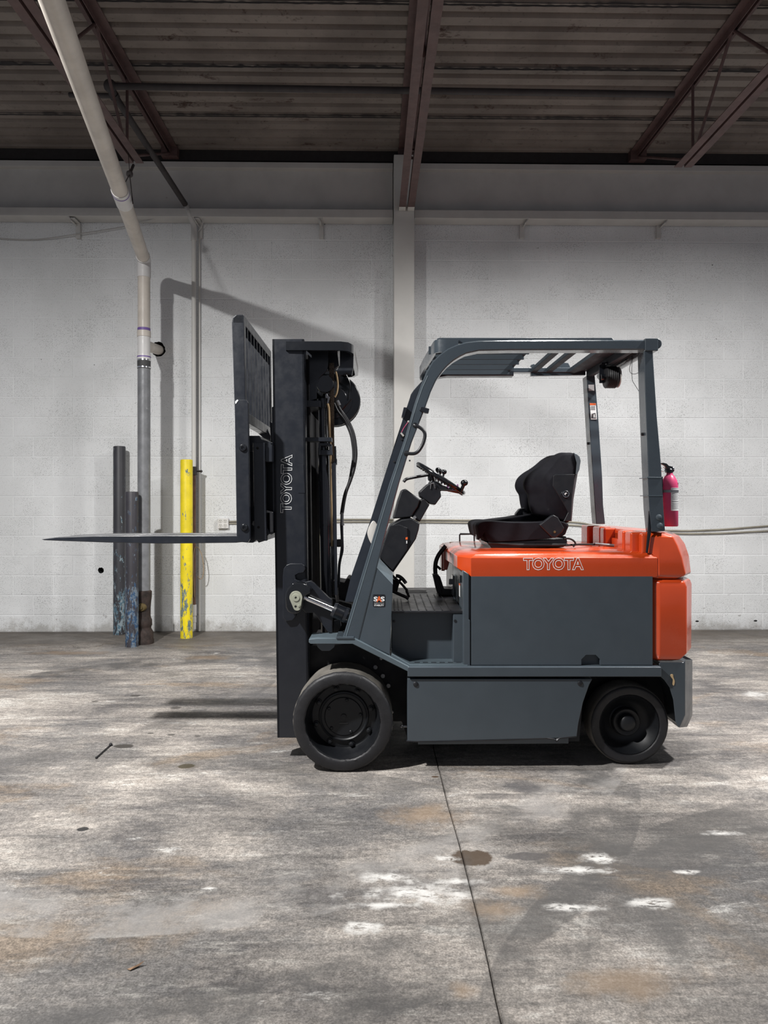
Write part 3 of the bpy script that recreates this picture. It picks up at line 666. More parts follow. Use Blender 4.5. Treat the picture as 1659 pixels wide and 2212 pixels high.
# counterweight
def cwring(py, xa, xb, xc, ins=0, xa2=None):
    z = Z_(py, D); a, b_, c_ = X_(xa, D), X_(xb, D), X_(xc, 3.66); a0 = X_(xa2, D) if xa2 else a - .001
    n_, f_ = 3.53 + ins, mir(3.53) - ins
    return [(a0, n_ + .035, z), (a, n_, z), (b_ - ins, n_, z), (c_ - ins * .5, n_ + .13, z), (c_ + .012 - ins * .5, YC, z), (c_ - ins * .5, f_ - .13, z), (b_ - ins, f_, z), (a, f_, z), (a0, f_ - .035, z)]
cw = mb().rings([cwring(1251, 1424, 1470, 1486, .018, 1404), cwring(1244, 1424, 1480, 1493, .003, 1404), cwring(1240, 1424, 1481, 1492.5, 0, 1404), cwring(1205, 1424, 1473, 1488, 0, 1399), cwring(1178, 1426, 1464, 1480, .002, 1398), cwring(1160, 1427, 1457, 1469, .006, 1398), cwring(1151, 1428, 1450, 1458, .03, 1399), cwring(1149, 1430, 1440, 1448, .07, 1400)])
cw = cw.build('counterweight', 'orange', fork, bevel=.005)
mb().rings([cwring(1430, 1426, 1470, 1480, .03, 1412), cwring(1426, 1426, 1476, 1486, .012, 1408), cwring(1412, 1426, 1483, 1493, 0, 1407), cwring(1268, 1426, 1483, 1494, 0, 1406), cwring(1258, 1426, 1481, 1492, .004, 1406), cwring(1252, 1428, 1478, 1486, .02, 1408)]).build('lower_weight', 'orange', cw, bevel=.005)
def cwp(y, xr, dd):
    k = lambda a, c: (P(a, c, dd).x, y, P(a, c, dd).z)
    return [k(1424, 1434), k(1426, 1431), k(xr - 4, 1431), k(xr, 1424), k(xr, 1545), k(xr - 11, 1570), k(1466, 1572), k(1460, 1560), k(1455, 1512), k(1447, 1486), k(1436, 1470), k(1424, 1459)]
cb = mb().rings([cwp(3.535, 1481, D), cwp(3.66, 1494, 3.66)[:2] + cwp(3.66, 1496, 3.66)[2:], cwp(YC, 1498, 3.66), cwp(mir(3.66), 1496, 3.66), cwp(mir(3.53), 1481, D)]).build('counterweight_base', 'grey', fork, bevel=.005)
mb().pp(loop2([(1449, 1458), (1454, 1457), (1455, 1463), (1458, 1472), (1456, 1481), (1453, 1478), (1454, 1469), (1450, 1463)]), D, 3.532, 3.54).build('paint_chip', 'tan', cb)
# ribs at the front of the counterweight top
xr = X_(1398, D)
def ribz(y): return Z_(1150, D) - .002
for i, (ya, yb, dx, zz_) in enumerate(((3.555, 3.60, .02, .0), (3.605, 3.70, .055, .004), (3.74, 3.83, .050, .006), (4.03, 4.11, .060, .01), (4.13, 4.27, .055, .012), (4.36, 4.50, .060, .012))):
    mb().box((xr - dx, ya, 1.07), (xr + .02, yb, ribz(ya) - .004 + zz_)).build('casting_rib', 'orange', cw, bevel=.012, seg=3)
mb().box((xr - .02, 3.83, 1.07), (xr + .01, 4.03, 1.13)).box((xr, 3.83, 1.07), (xr + .03, mir(3.60), ribz(4) - .002)).build('casting_bay', 'orange', cw, bevel=.006)
mb().tube([P(1336, 1157, 3.9), P(1349, 1166, 3.9), P(1352, 1172, 3.9)], .005, 8).build('lock_rod', 'orange', cw)
# --- floor, step, riser
st = mb().box((X_(846, 3.6), 3.665, Z_(1440, 3.6)), (xf + .01, mir(3.665), Z_(1322, 3.62) - .004)).build('step_riser', 'grey', fork, bevel=.004)
mb().box((xf - .05, 3.58, Z_(1440, 3.6)), (xf + .005, 3.67, Z_(1322, 3.6) - .004)).build('riser_return', 'grey', st, bevel=.004)
mb().pp([(846, 1412), (886, 1436), (1010, 1436), (1010, 1441), (884, 1441), (844, 1420)], D, 3.525, 3.67).build('step_plate', 'lgrey', st, bevel=.001)
b = mb()
for i in range(6): b.box((X_(895, 3.6) + i * .042, 3.575, Z_(1436, 3.6) + .001 - .0), (X_(895, 3.6) + i * .042 + .026, 3.585, Z_(1436, D) + .0015))
b.build('step_slots', 'decal', st)['kind'] = 'stuff'
for q in ((851, 1342), (983, 1341)): mb().lathe([(.007, 0), (.007, -.003), (0, -.004)], P(q[0], q[1], 3.665 if q[0] < 900 else 3.58), (0, 1, 0), 12).build('screw', 'plastic', st)
zf = Z_(1319, 3.58)
fl = mb().box((X_(838, 3.58), 3.575, zf - .014), (xf, mir(3.575), zf)).build('floor_mat', 'plastic', fork, bevel=.004)
b = mb()
for x in (.055, .075, .095, .135, .175, .215, .255, .295, .335): b.box((x - .0025, 3.58, zf - .001), (x + .0025, 4.20 if x > .1 else 4.0, zf + .0035))
b.box((.13, 4.28, zf), (.26, 4.285, zf + .003)).box((.13, 4.36, zf), (.26, 4.365, zf + .003)); b.build('mat_ribs', 'rubber', fl)['kind'] = 'stuff'
# cowl panel with decal
cowl = mb().rings([[P(a, c, 3.53) + Vector((0, y - 3.53, 0)) for a, c in ((813.4, 1226), (848.5, 1263), (842, 1415), (766, 1378))] for y in (3.53, 3.60)]).build('cowl_panel', 'grey', fork, bevel=.003)
k = [P(818, 1204, 3.60), P(848.5, 1237, 3.60), P(848.5, 1263, 3.53), P(813.4, 1226, 3.53)]
mb().rings([k, [v + Vector((0, .05, -.01)) for v in k]]).build('cowl_top', 'lgrey', cowl)
mb().pp([(803, 1200), (822, 1200), (834, 1248), (841, 1292), (803, 1292)], 4.0, 3.68, 4.44).build('front_bulkhead', 'matte', fork, bevel=.003)
c0 = P(818.8, 1297.5, 3.5285); hw, hh = X_(832, 3.528) - c0.x, c0.z - Z_(1311, 3.528)
dc = mb().prism(loop2([(c0.x + a * hw, c0.z + e * hh) for a, e in ((-.8, -1), (0, -1.0), (.8, -1), (1, -.8), (1, 0), (1, .8), (.8, 1), (0, 1), (-.8, 1), (-1, .8), (-1, 0), (-1, -.8))]), 3.5285, 3.5300).build('decal', 'decal', cowl)
for ch_, px_, mt_, s_ in (('S', 811.5, 'white', .82), ('A', 819, 'porange', 1.0), ('S', 826.5, 'white', .82)):
    text_mesh('lettering', ch_, mt_, dc, (X_(px_, 3.528), 3.5278 - (.0004 if ch_ == 'A' else 0), Z_(1294, 3.528)), UX, UZ, .0205 if ch_ == 'S' else .026, .029 * s_, bold=.035)
text_mesh('lettering', 'SYSTEM OF ACTIVE', 'white', dc, (c0.x, 3.5278, Z_(1303, 3.528)), UX, UZ, .048, .004)
text_mesh('lettering', 'STABILITY', 'white', dc, (c0.x, 3.5278, Z_(1307.5, 3.528)), UX, UZ, .048, .0085, bold=.03)
# --- overhead guard
g = mb()
near = [(741, 1375), (775, 1384), (814, 1222), (840, 1128), (878.6, 983.5), (917, 885), (930, 848), (942, 820), (956, 802), (979, 781), (1006, 766), (1033, 760), (1100, 758.5), (1408, 758), (1408, 736), (1060, 737), (1033, 738), (1006, 741), (985, 747), (967, 755), (950, 767), (932.6, 784), (920, 806), (909, 833), (895, 873), (873, 950), (840, 1047), (800, 1180)]
outer = [(741, 1375), (800, 1180), (840, 1047), (873, 950), (895, 873), (909, 833), (920, 806), (932.6, 784), (950, 767), (967, 755), (985, 747), (1006, 741), (1033, 738), (1100, 737), (1408, 736)]
inner = [(775, 1384), (822, 1195), (862, 1045), (889, 957), (917, 885), (930, 848), (942, 822), (956, 803), (966, 792), (979, 781), (992, 773), (1006, 766), (1033, 760), (1100, 758.5), (1408, 758)]
def strip(m, A, B, dA, ya, yb, e=.006):
    A = [P(a, c, dA) for a, c in A]; B = [P(a, c, dA) for a, c in B]
    rr = []
    for p_, q_ in zip(A, B):
        u_ = (q_ - p_).normalized() * e
        rr.append([(p_.x, ya + e, p_.z), ((p_ + u_).x, ya, (p_ + u_).z), ((q_ - u_).x, ya, (q_ - u_).z), (q_.x, ya + e, q_.z), (q_.x, yb, q_.z), (p_.x, yb, p_.z)])
    m.rings(rr)
strip(g, outer, inner, 3.55, 3.525, 3.60)
og = g.build('overhead_guard', 'guard', fork, angle=25)
# raised lip along the near post's front edge
mb().tube([P(a, c, 3.527) for a, c in ((748, 1374), (806, 1180), (846, 1047), (878, 950), (900, 873), (913, 836), (924, 812))], .004, 6).build('weld_seam', 'lgrey', og)
fo = [(758, 1300), (772, 1246), (801, 1122), (840, 999), (856, 949), (884, 864), (887, 854), (893, 845), (901, 836), (912, 824), (925, 812), (940, 806), (960, 803), (1107, 803)]
fi = [(778, 1300), (790, 1246), (822, 1122), (858, 999), (872, 949), (896, 880), (900, 868), (906, 858), (914, 848), (923, 836), (935, 824), (948, 817), (965, 814), (1107, 814)]
g = mb(); strip(g, fo, fi, 4.40, 4.36, 4.43, .004); g.build('far_post', 'chan', og, angle=25)
# dark channel fixed to the front of the near post, with its wiring
g = mb(); A = [(745, 1300), (758, 1246), (801, 1122), (840, 999), (858, 949), (870, 905), (886, 864), (896, 842)]; B = [(800, 1300), (792, 1246), (820, 1122), (856, 999), (874, 949), (890, 905), (905, 864), (912, 842)]
g.rings([[P(a, c, 3.62) , P(e, f_, 3.62), P(e, f_, 3.62) + Vector((0, .03, 0)), P(a, c, 3.62) + Vector((0, .03, 0))] for (a, c), (e, f_) in zip(A, B)])
cn = g.build('post_channel', 'chan', og, angle=25)
mb().pp([(872, 880), (880, 881), (873, 903), (867, 901)], 3.6, 3.59, 3.64).build('stop_block', 'black', cn, bevel=.002)
mb().lathe([(.012, 0), (.012, -.004), (0, -.004)], P(869, 940, 3.618), (0, 1, 0), 16).build('wire_hole', 'dark', cn)
mb().tube(smooth([P(882, 911, 3.61), P(877, 918, 3.61), P(872, 925, 3.605), P(867, 935, 3.60)], 4), .0018, 6).build('wire', 'pink', cn)
mb().tube([P(866, 935, 3.60), P(872, 942, 3.60)], .005, 6).tube([P(881, 912, 3.605), P(884, 910, 3.605)], .006, 6).build('wire_plug', 'lens', cn)
for q in ((867, 949), (851, 997)): mb().lathe([(.005, 0), (.005, -.003), (0, -.003)], P(q[0], q[1], 3.618), (0, 1, 0), 10).build('bolt', 'matte', cn)
# roof
for ya, yb in ((3.57, 3.64), (4.36, 4.42)):
    mb().pp([(944, 731), (950, 729.5), (1322, 729.5), (1330, 737), (1330, 742), (944, 742)], 3.57, ya, yb).build('roof_edge', 'guard', og, bevel=.003)
xa = X_(944, 3.55)
g = mb(); zlo, zhi = 2.083, 2.148
path = [(X_(990, 3.55), 3.555), (X_(965, 3.55), 3.556), (X_(950, 3.55), 3.562), (X_(941, 3.55), 3.58), (X_(938, 3.55), 3.62), (.224, YC), (.215, 4.30), (.222, 4.38), (.24, 4.40), (.29, 4.41)]
g.rings([[(x, y, zlo + (.0 if i < 6 else 0)), (x + (.012 if 3 < i < 9 else .002), y + (.01 if i <= 3 else -.01 if i > 7 else 0), zlo), (x + (.012 if 3 < i < 9 else .002), y + (.01 if i <= 3 else -.01 if i > 7 else 0), zhi), (x, y, zhi)] for i, (x, y) in enumerate(path)])
g.build('front_bar', 'guard', og, angle=50)
for y in (3.74, 3.88, 4.02, 4.18): mb().box((.235, y, 2.110), (.765, y + .008, 2.152)).build('roof_slat', 'roof', og, bevel=.002)
mb().box((.235, 4.335, 2.110), (.765, 4.345, 2.152)).build('roof_slat', 'roof', og, bevel=.002)
for xc_, wd in ((.762, .008), (.922, .018), (1.015, .018)):
    mb().box((xc_ - wd, 3.60, 2.130), (xc_ + wd, 4.38, 2.138)).box((xc_ - wd, 3.60, 2.1301), (xc_ - wd + .005, 4.38, 2.155)).build('roof_crossbar', 'roof', og, bevel=.002)
mb().box((.77, 3.80, 2.140), (.92, 3.82, 2.148)).build('roof_tie', 'roof', og)
g = mb(); A = [(1145, 790), (1145, 814), (1262, 812), (1262, 800), (1232, 800), (1225, 786), (1195, 784), (1190, 797), (1160, 800), (1152, 788)]
g.pp(A, 4.4, 4.37, 4.40).build('far_beam', 'guard', og, bevel=.002)
xq0, xq1 = 1.135, X_(1400, 3.6)
rp = mb().rings([[(xq0, y, 2.15), (xq0, y, 2.128), (xq0 + .03, y, 2.122), (xq0 + .08, y, 2.136), (xq0 + .15, y, 2.136), (xq1, y, 2.136), (xq1, y, 2.15)] for y in (3.60, 4.38)]).build('rear_roof_plate', 'roof', og, angle=20)
mb().box((xq0 + .11, 3.62, 2.095), (xq0 + .14, 4.37, 2.136)).build('roof_channel', 'roof', og, bevel=.003)
mb().tube([(X_(1414, 3.55), 3.522, 2.117), (X_(1414, 3.55), 4.43, 2.117)], .0265, 20).build('rear_tube', 'guard', og, bevel=.004)
mb().pp([(1390, 733), (1418, 733), (1418, 760), (1390, 760)], 3.54, 3.515, 3.59).build('corner_block', 'guard', og, bevel=.004)
# rear legs
rl_ = mb().pp([(1389, 757), (1408, 757), (1410, 790), (1417, 900), (1426, 1003), (1432, 1110), (1435, 1147), (1407, 1149), (1402, 1100), (1396, 960), (1391, 830)], 3.545, 3.53, 3.625).build('rear_leg', 'guard', og, bevel=.005)
mb().pp([(1398.5, 1030), (1429, 1031), (1434, 1147), (1407, 1148.5), (1402, 1100)], 3.53, 3.5255, 3.53).build('leg_sleeve', 'guard', rl_, bevel=.001)
for zy in (1031, 1070): mb().pp([(1398 + (zy - 1031) * .05, zy), (1430 + (zy - 1031) * .06, zy), (1430 + (zy - 1031) * .06, zy + 1.6), (1398 + (zy - 1031) * .05, zy + 1.6)], 3.52, 3.522, 3.63).build('leg_band', 'lgrey', rl_)
for q in ((1423, 1118), (1425, 1136)): mb().lathe([(.016, 0), (.015, -.007), (.009, -.011), (0, -.012)], P(q[0], q[1], 3.526), (0, 1, 0), 20).build('bolt', 'grey', rl_)
mb().tube([P(1391, 938, 3.58), P(1385.5, 938, 3.58)], .008, 10).build('rubber_stop', 'matte', rl_)
mb().pp([(1401, 1104), (1405, 1102), (1406, 1150), (1399, 1195), (1395, 1194), (1399, 1150)], 3.54, 3.536, 3.546).build('leg_foot', 'black', rl_, bevel=.001)
fl_ = mb().pp([(1266, 812), (1284, 812), (1291.5, 900), (1300, 1029), (1302, 1090), (1306.5, 1132), (1287, 1132), (1284, 1095), (1275, 960)], 4.33, 4.32, 4.41).build('rear_leg', 'guard', og, bevel=.004)
mb().tube([P(1274, 958, 4.36), P(1268.5, 958, 4.36)], .008, 10).build('rubber_stop', 'matte', fl_)
wl = mb().pp([(1274, 871), (1287, 871), (1289.5, 906), (1276.5, 906)], 4.318, 4.316, 4.3185).build('warning_label', 'white', fl_)
mb().pp([(1274, 871), (1287, 871), (1287.3, 875), (1274.3, 875)], 4.315, 4.3145, 4.3165).build('label_header', 'porange', wl)
b = mb()
for z_ in (878, 881, 884): b.pp([(1276, z_), (1286, z_), (1286, z_ + .8), (1276, z_ + .8)], 4.315, 4.3145, 4.3165)
b.pp([(1279, 893), (1279.8, 893), (1279.8, 902), (1288, 902), (1288, 903), (1278, 903)], 4.315, 4.3145, 4.3165).pp([(1281, 893), (1286, 892), (1287, 900), (1286, 900), (1285, 893.5), (1282, 894), (1282, 901), (1281, 901)], 4.315, 4.3145, 4.3165)
b.build('label_print', 'decal', wl)['kind'] = 'stuff'
mb().pp([(1271, 831), (1283, 831), (1283.6, 844), (1271.6, 844)], 4.318, 4.316, 4.3185).build('plain_sticker', 'white', fl_)
for q in ((896, 919.5), (878.5, 979.5)): mb().lathe([(.009, -.02), (.013, -.024), (.012, -.030), (0, -.030)], P(q[0], q[1], 3.53), (0, 1, 0), 14).build('bolt', 'plastic', og)
gh = [(895.5, 919.5), (902, 921), (909, 925), (915, 930.5), (918, 938), (917, 948), (913, 960), (907, 970.5), (901, 977), (893, 980), (878, 979.5)]
mb().tube([P(896, 919.5, 3.53)] + smooth([P(a, c, 3.50) for a, c in gh], 3) + [P(878, 979.5, 3.53)], .0085, 10).build('grab_handle', 'plastic', og)
mb().pp([(908, 881), (912, 880), (927, 884), (925, 894), (918, 893), (906, 887)], 3.52, 3.50, 3.53).build('mirror_bracket', 'black', og, bevel=.002)
for q in ((843, 990),): mb().lathe([(.005, 0), (0, -.003)], P(885, 995, 3.525), (0, 1, 0), 8).build('screw', 'matte', og)
# backup alarm / lamp hanging under the roof, with loose wires
al = mb().lathe([(.050, 0), (.058, .004)] + [(.062 - (i % 2) * .004, .008 + i * .005) for i in range(12)] + [(.056, .070), (.0, .071)], P(1306, 815, 3.98), (1, 0, 0), 32).build('work_lamp', 'rubber', fork, angle=60)
mb().lathe([(.055, .068), (.058, .073), (.054, .077), (0, .078)], P(1307, 815, 3.98), (1, 0, 0), 28).build('lens_rim', 'lens', al)
mb().pp([(1294, 785), (1307, 785), (1307, 828), (1294, 828)], 4.0, 3.99, 3.998).box((X_(1294, 4), 3.95, 2.10), (X_(1310, 4), 4.0, 2.108)).tube([P(1298, 815, 3.98), P(1308, 815, 3.98)], .018, 10).build('lamp_bracket', 'black', al)
wr = mb().tube(smooth([P(1366, 762, 3.8), P(1364, 780, 3.8), P(1360, 795, 3.8), P(1362, 805, 3.8), P(1370, 808, 3.8), P(1379, 805, 3.8), P(1382, 800, 3.8)], 5), .0014, 5).tube(smooth([P(1369, 760, 3.8), P(1365, 790, 3.8), P(1366, 820, 3.8), P(1372, 832, 3.8), P(1380, 845, 3.8)], 5), .0014, 5)
wr.tube(smooth([P(1330, 786, 3.9), P(1345, 776, 3.8), P(1366, 764, 3.75)], 4), .002, 5).tube(smooth([P(1350, 784, 3.9), P(1362, 768, 3.8), P(1370, 762, 3.75)], 4), .0014, 5).build('loose_wires', 'matte', og)
# --- wheels
def wheel(front, near):
    if front: cx_, py_, d_, R, Wd = X_(740, 3.49), 1562, 3.49, .248, .25
    else: cx_, py_, d_, R, Wd = X_(1361, 3.592), 1566, 3.592, .2028, .14
    o_ = (cx_, d_ if near else mir(d_), R - .001); ax = (0, 1, 0) if near else (0, -1, 0)
    nm = 'front_wheel' if front else 'rear_wheel'
    if front:
        prof = [(.183, .030), (.187, .006), (.196, .000), (.212, .003), (.232, .001), (.242, .008), (.247, .020), (.248, .030), (.248, .225), (.243, .245), (.19, .25), (.183, .22)]
        mi = lambda i: 1 if 6 <= i <= 8 else 0
    else:
        prof = [(.150, .03), (.154, .004), (.160, .000), (.178, .002), (.183, .0), (.190, .002), (.196, .008), (.2015, .020), (.2028, .030), (.2028, .120), (.198, .138), (.15, .14), (.15, .12)]
        mi = lambda i: 1 if 6 <= i <= 9 else 0
    m = MB(); rng = random.Random(3 if front else 5)
    axv = Vector(ax); rr = []; seg = 96
    for r, t in prof:
        row = []
        for j in range(seg):
            a = 2 * PI * j / seg; rq = r + (rng.uniform(-.0026, .0008) if r > .24 or .18 < r < .2 and front else rng.uniform(-.001, 0))
            row.append(Vector(o_) + axv * (t + (rng.uniform(0, .0015))) + Vector((math.cos(a) * rq, 0, math.sin(a) * rq)))
        rr.append(row)
    m.rings(rr, loop=True, mi=mi)
    tr = m.build(nm, ['rubber', 'tread'], fork, angle=50)
    if front: rp_ = [(.186, .012), (.184, .010), (.180, .02), (.176, .06), (.166, .10), (.160, .112), (.128, .112), (.125, .100), (.118, .098), (.112, .104), (.098, .104), (.094, .100), (.014, .100), (.013, .094), (0, .093)]
    else: rp_ = [(.152, .010), (.149, .008), (.145, .018), (.138, .030), (.120, .062), (.100, .080), (.078, .086), (.072, .082), (.070, .052), (.066, .048), (.048, .050), (.044, .052), (.042, .030), (.036, .022), (.020, .018), (0, .017)]
    rm = MB().lathe(rp_, o_, ax, 64, caps=False).build('rim', 'rim', tr, angle=40)
    if front:
        for i in range(8):
            a = 2 * PI * (i + .35) / 8; c_ = Vector(o_) + Vector((math.cos(a) * .145, 0, math.sin(a) * .145))
            MB().lathe([(.016, .112), (.015, .106), (.011, .105), (.011, .094), (.008, .092), (0, .092)], c_, ax, 12).build('lug_nut', 'rim', rm)
        for i in range(5):
            a = 2 * PI * (i + .1) / 5; c_ = Vector(o_) + Vector((math.cos(a) * .085, 0, math.sin(a) * .085))
            MB().lathe([(.009, .105), (.009, .097), (.005, .094), (0, .094)], c_, ax, 8).build('hub_bolt', 'rim', rm)
        MB().box((o_[0] - .022, o_[1] + (.097 if near else -.103), o_[2] - .035), (o_[0] + .022, o_[1] + (.103 if near else -.097), o_[2] - .030)).build('hub_mark', 'gloss', rm)
    return tr
for fr in (True, False):
    for nr in (True, False): wheel(fr, nr)
mb().tube([(X_(740, 3.49), 3.62, .247), (X_(740, 3.49), mir(3.62), .247)], .10, 20).build('front_axle', 'matte', ch)
mb().tube([(X_(1361, 3.592), 3.70, .2018), (X_(1361, 3.592), mir(3.70), .2018)], .05, 16).build('rear_axle', 'matte', ch)
# --- mast
DM = 3.67
def tilt(py): return (py - 732) * 11 / 862
def mpoly(xl, xr_, yt, yb_): return [(xl + tilt(yt), yt), (xr_ + tilt(yt), yt), (xr_ + tilt(yb_), yb_), (xl + tilt(yb_), yb_)]
ms = mb()
for s in (0, 1):
    f_ = (lambda y: y) if not s else mir
    for xl, xr_, ya, yb_ in ((588, 657, 3.67, 3.69), (588, 594, 3.67, 3.755), (651, 657, 3.67, 3.755)):
        y0_, y1_ = sorted((f_(ya), f_(yb_))); ms.pp(mpoly(xl, xr_, 732, 1594), DM, y0_, y1_)
mast = ms.build('mast', 'black', fork, bevel=.003)
for s in (0, 1):
    f_ = (lambda y: y) if not s else mir; b = mb()
    for xl, xr_, ya, yb_ in ((596, 662, 3.775, 3.79), (596, 602, 3.775, 3.835), (655, 662, 3.775, 3.835)):
        y0_, y1_ = sorted((f_(ya), f_(yb_))); b.pp(mpoly(xl, xr_, 757, 1570), DM, y0_, y1_)
    b.build('inner_rail', 'matte', mast, bevel=.002)
text_mesh('lettering', 'TOYOTA', 'white', mast, (X_(618.5, 3.668), 3.6685, Z_(1045, 3.668)), (.0128, 0, 1), (-1, 0, .0128), Z_(982, 3.668) - Z_(1108, 3.668), .060, outline=.019, bold=.03, depth=.0005, spacing=.95)
# proud shims and lock plates on the outer rail
mb().pp([(587, 880), (590, 878), (594, 1120), (590, 1120)], DM, 3.672, 3.70).build('rail_shim', 'black', mast)
mb().pp([(641, 1004), (656, 1004), (659, 1065), (644, 1065)], DM, 3.6675, 3.67).build('cover_plate', 'black', mast, bevel=.001)
mb().pp([(611, 1245), (613, 1228), (619, 1220), (628, 1217), (652, 1217), (659, 1222), (660, 1230), (656, 1237), (645, 1239), (638, 1243), (640, 1252), (640, 1330), (632, 1340), (618, 1342), (611, 1334)], 3.655, 3.648, 3.672).build('lock_plate', 'black', mast, bevel=.004)
# top tie bar wrapping round the back
g = mb(); zt0_, zt1_ = Z_(757, 3.66), Z_(738, 3.66)
pth = [(X_(617, 3.66), 3.668), (X_(618, 3.66), 3.655), (X_(655, 3.66), 3.652), (X_(735, 3.66), 3.655), (X_(752, 3.68), 3.675), (X_(764, 3.75), 3.74), (X_(766, 3.8), 3.80)]
pth = pth + [(x, mir(y)) for x, y in reversed(pth)]
rr = []
for i, (x, y) in enumerate(pth):
    a, c = Vector(pth[max(i - 1, 0)]), Vector(pth[min(i + 1, len(pth) - 1)]); t_ = (c - a).normalized(); n_ = Vector((-t_.y, t_.x)) * .02
    rr.append([(x, y, zt0_), (x + n_.x, y + n_.y, zt0_), (x + n_.x, y + n_.y, zt1_), (x, y, zt1_)])
g.rings(rr); g.build('top_tie_bar', 'gloss', mast, angle=50)
mb().box((X_(656, 3.7), 3.70, zt0_ + .03), (X_(756, 3.75), mir(3.70), zt1_ - .006)).build('top_plate', 'black', mast, bevel=.002)
mb().pp([(734, 757), (764, 757), (763, 795), (760, 810), (748, 805), (733, 812), (726, 800), (734, 790)], 3.80, 3.80, 3.83).build('reel_bracket', 'black', mast, bevel=.002)
mb().pp([(736, 757), (752, 757), (752, 795), (738, 798)], 3.80, 3.99, 4.0).build('reel_bracket', 'matte', mast, bevel=.002)
mb().pp([(657, 757), (709, 757), (709, 790), (707, 800), (690, 817), (684, 832), (684, 862), (660, 870)], 3.80, 3.792, 3.81).build('crosshead_plate', 'black', mast, bevel=.002)
mb().pp([(708, 757), (728, 757), (732, 790), (716, 800), (708, 800)], 3.86, 3.86, 3.9).build('head_web', 'black', mast, bevel=.002)
mb().lathe([(.045, 0), (.047, .012), (.036, .016), (.036, .030), (.047, .034), (.045, .046), (0, .046)], P(702, 829, 3.80), (0, 1, 0), 28).build('chain_sheave', 'gloss', mast)
mb().pp(mpoly(659, 714, 945, 954), 3.74, 3.73, 3.80).build('mid_crossmember', 'black', mast, bevel=.002)
mb().pp(mpoly(660, 690, 865, 879), 3.76, 3.76, mir(3.76)).build('upper_crossmember', 'black', mast, bevel=.002)
mb().pp([(688, 957), (712, 957), (717, 961), (718, 983), (712, 983), (712, 963), (693, 963), (692, 983), (688, 983)], 3.76, 3.75, 3.79).pp([(692, 972), (715, 972), (715, 983), (692, 983)], 3.78, 3.77, 3.86).build('cylinder_clamp', 'black', mast, bevel=.002)
mb().pp(mpoly(654, 700, 1500, 1560), 3.74, 3.73, mir(3.73)).build('lower_crossmember', 'black', mast, bevel=.002)
for s in (0, 1):
    yc = 3.85 if not s else mir(3.85); xt, xb_ = X_(697, 3.85), X_(706, 3.85)
    zq = lambda py: Z_(py, 3.85)
    cyl = mb().tube([(xb_, yc, zq(1380)), (xt + (xb_ - xt) * .2, yc, zq(965))], .030, 24).tube([(xt + (xb_ - xt) * .62, yc, zq(1136)), (xt + (xb_ - xt) * .62, yc, zq(1132))], .031, 24).build('lift_cylinder', 'cyl', mast)
    mb().tube([(xt + (xb_ - xt) * .2, yc, zq(965)), (xt, yc, zq(882))], .023, 20).build('cylinder_rod', 'cyl', cyl)
    mb().tube([(xt + .002, yc, zq(882)), (xt, yc, zq(862))], .030, 20).build('cylinder_cap', 'black', cyl)
mb().pp(mpoly(716, 722, 1000, 1285), 3.80, 3.795, 3.815).build('guard_strip', 'black', mast)
cp_ = [P(716.5 + (0 if y < 930 else (y - 930) * .02), y, 3.83) for y in range(788, 1000, 5)]
b = mb()
for i, p_ in enumerate(cp_):
    for dy in ((-.010, .010) if i % 2 else (-.004, .004)):
        b.obox(p_ + Vector((0, dy, 0)), (1, 0, 0), (0, 0, 1), (0, 1, 0), .0125, .0092, .0014)
    b.lathe([(.0045, -.014), (.0045, .014)], p_, (0, 1, 0), 8)
b.build('lift_chain', 'chain', mast)['kind'] = 'stuff'
mb().pp([(720, 964), (726, 964), (727, 1000), (724, 1022), (719, 1022)], 3.84, 3.83, 3.85).pp([(720, 990), (728, 992), (728, 1004), (720, 1004)], 3.84, 3.82, 3.86).build('chain_anchor', 'steel' if False else 'black', mast, bevel=.001)
th = mb().tube(smooth([P(707.5, 872, 3.80), P(710, 882, 3.80), P(711, 905, 3.80), P(712, 940, 3.80), P(713.5, 975, 3.81), P(714.5, 1040, 3.84), P(716, 1100, 3.85), P(717, 1180, 3.86)], 5), .0062, 8).build('tan_hose', 'tan', mast)
mb().pp([(703, 852), (707, 850), (709, 856), (713, 858), (709, 872), (706, 872), (708, 861), (703, 860)], 3.80, 3.79, 3.805).build('hose_fitting', 'steel', th, bevel=.002)
mb().tube(smooth([P(725, 803, 3.88), P(728, 815, 3.88), P(729.5, 832, 3.88), P(727.5, 848, 3.88), P(723, 858, 3.88)], 5), .0055, 8).build('tan_hose', 'tan', mast)
RC = P(722, 864, 4.0); RR = X_(778, 4.0) - RC.x
rc_ = mb().lathe([(RR * .96, 0), (RR, .004), (RR, .012), (RR * .93, .018), (RR * .90, .010), (RR * .72, .004), (RR * .70, -.004), (RR * .50, -.008), (RR * .47, -.016), (.03, -.018), (0, -.022)][::-1], RC, (0, 1, 0), 64).build('hose_reel', 'gloss', mast, angle=30)
mb().lathe([(RR * .93, .018), (RR * .6, .02), (RR * .6, .06), (RR, .065), (RR, .07), (0, .07)], RC, (0, 1, 0), 48).build('reel_flange', 'black', rc_)
mb().tube([P(760, 862, 3.96), P(742, 884, 3.96), P(727, 900, 3.96)], .0035, 6).tube(smooth([P(748, 810, 3.96), P(756, 830, 3.96), P(753, 862, 3.96)], 4), .003, 6).build('reel_spoke', 'black', rc_)
hp = [(727, 868), (734, 884), (745, 899), (756, 917), (764, 938), (768, 962), (769, 985), (765, 1012), (757, 1038), (748, 1062), (743, 1085), (739.5, 1108)]
ho = mb().tube(smooth([P(a, c, 3.85) for a, c in hp], 4), .0085, 10).tube(smooth([P(a - 5.5 + (i > 7) * 3, c + 3, 3.87) for i, (a, c) in enumerate(hp)], 4), .0075, 10).build('hydraulic_hose', 'rubber', mast)
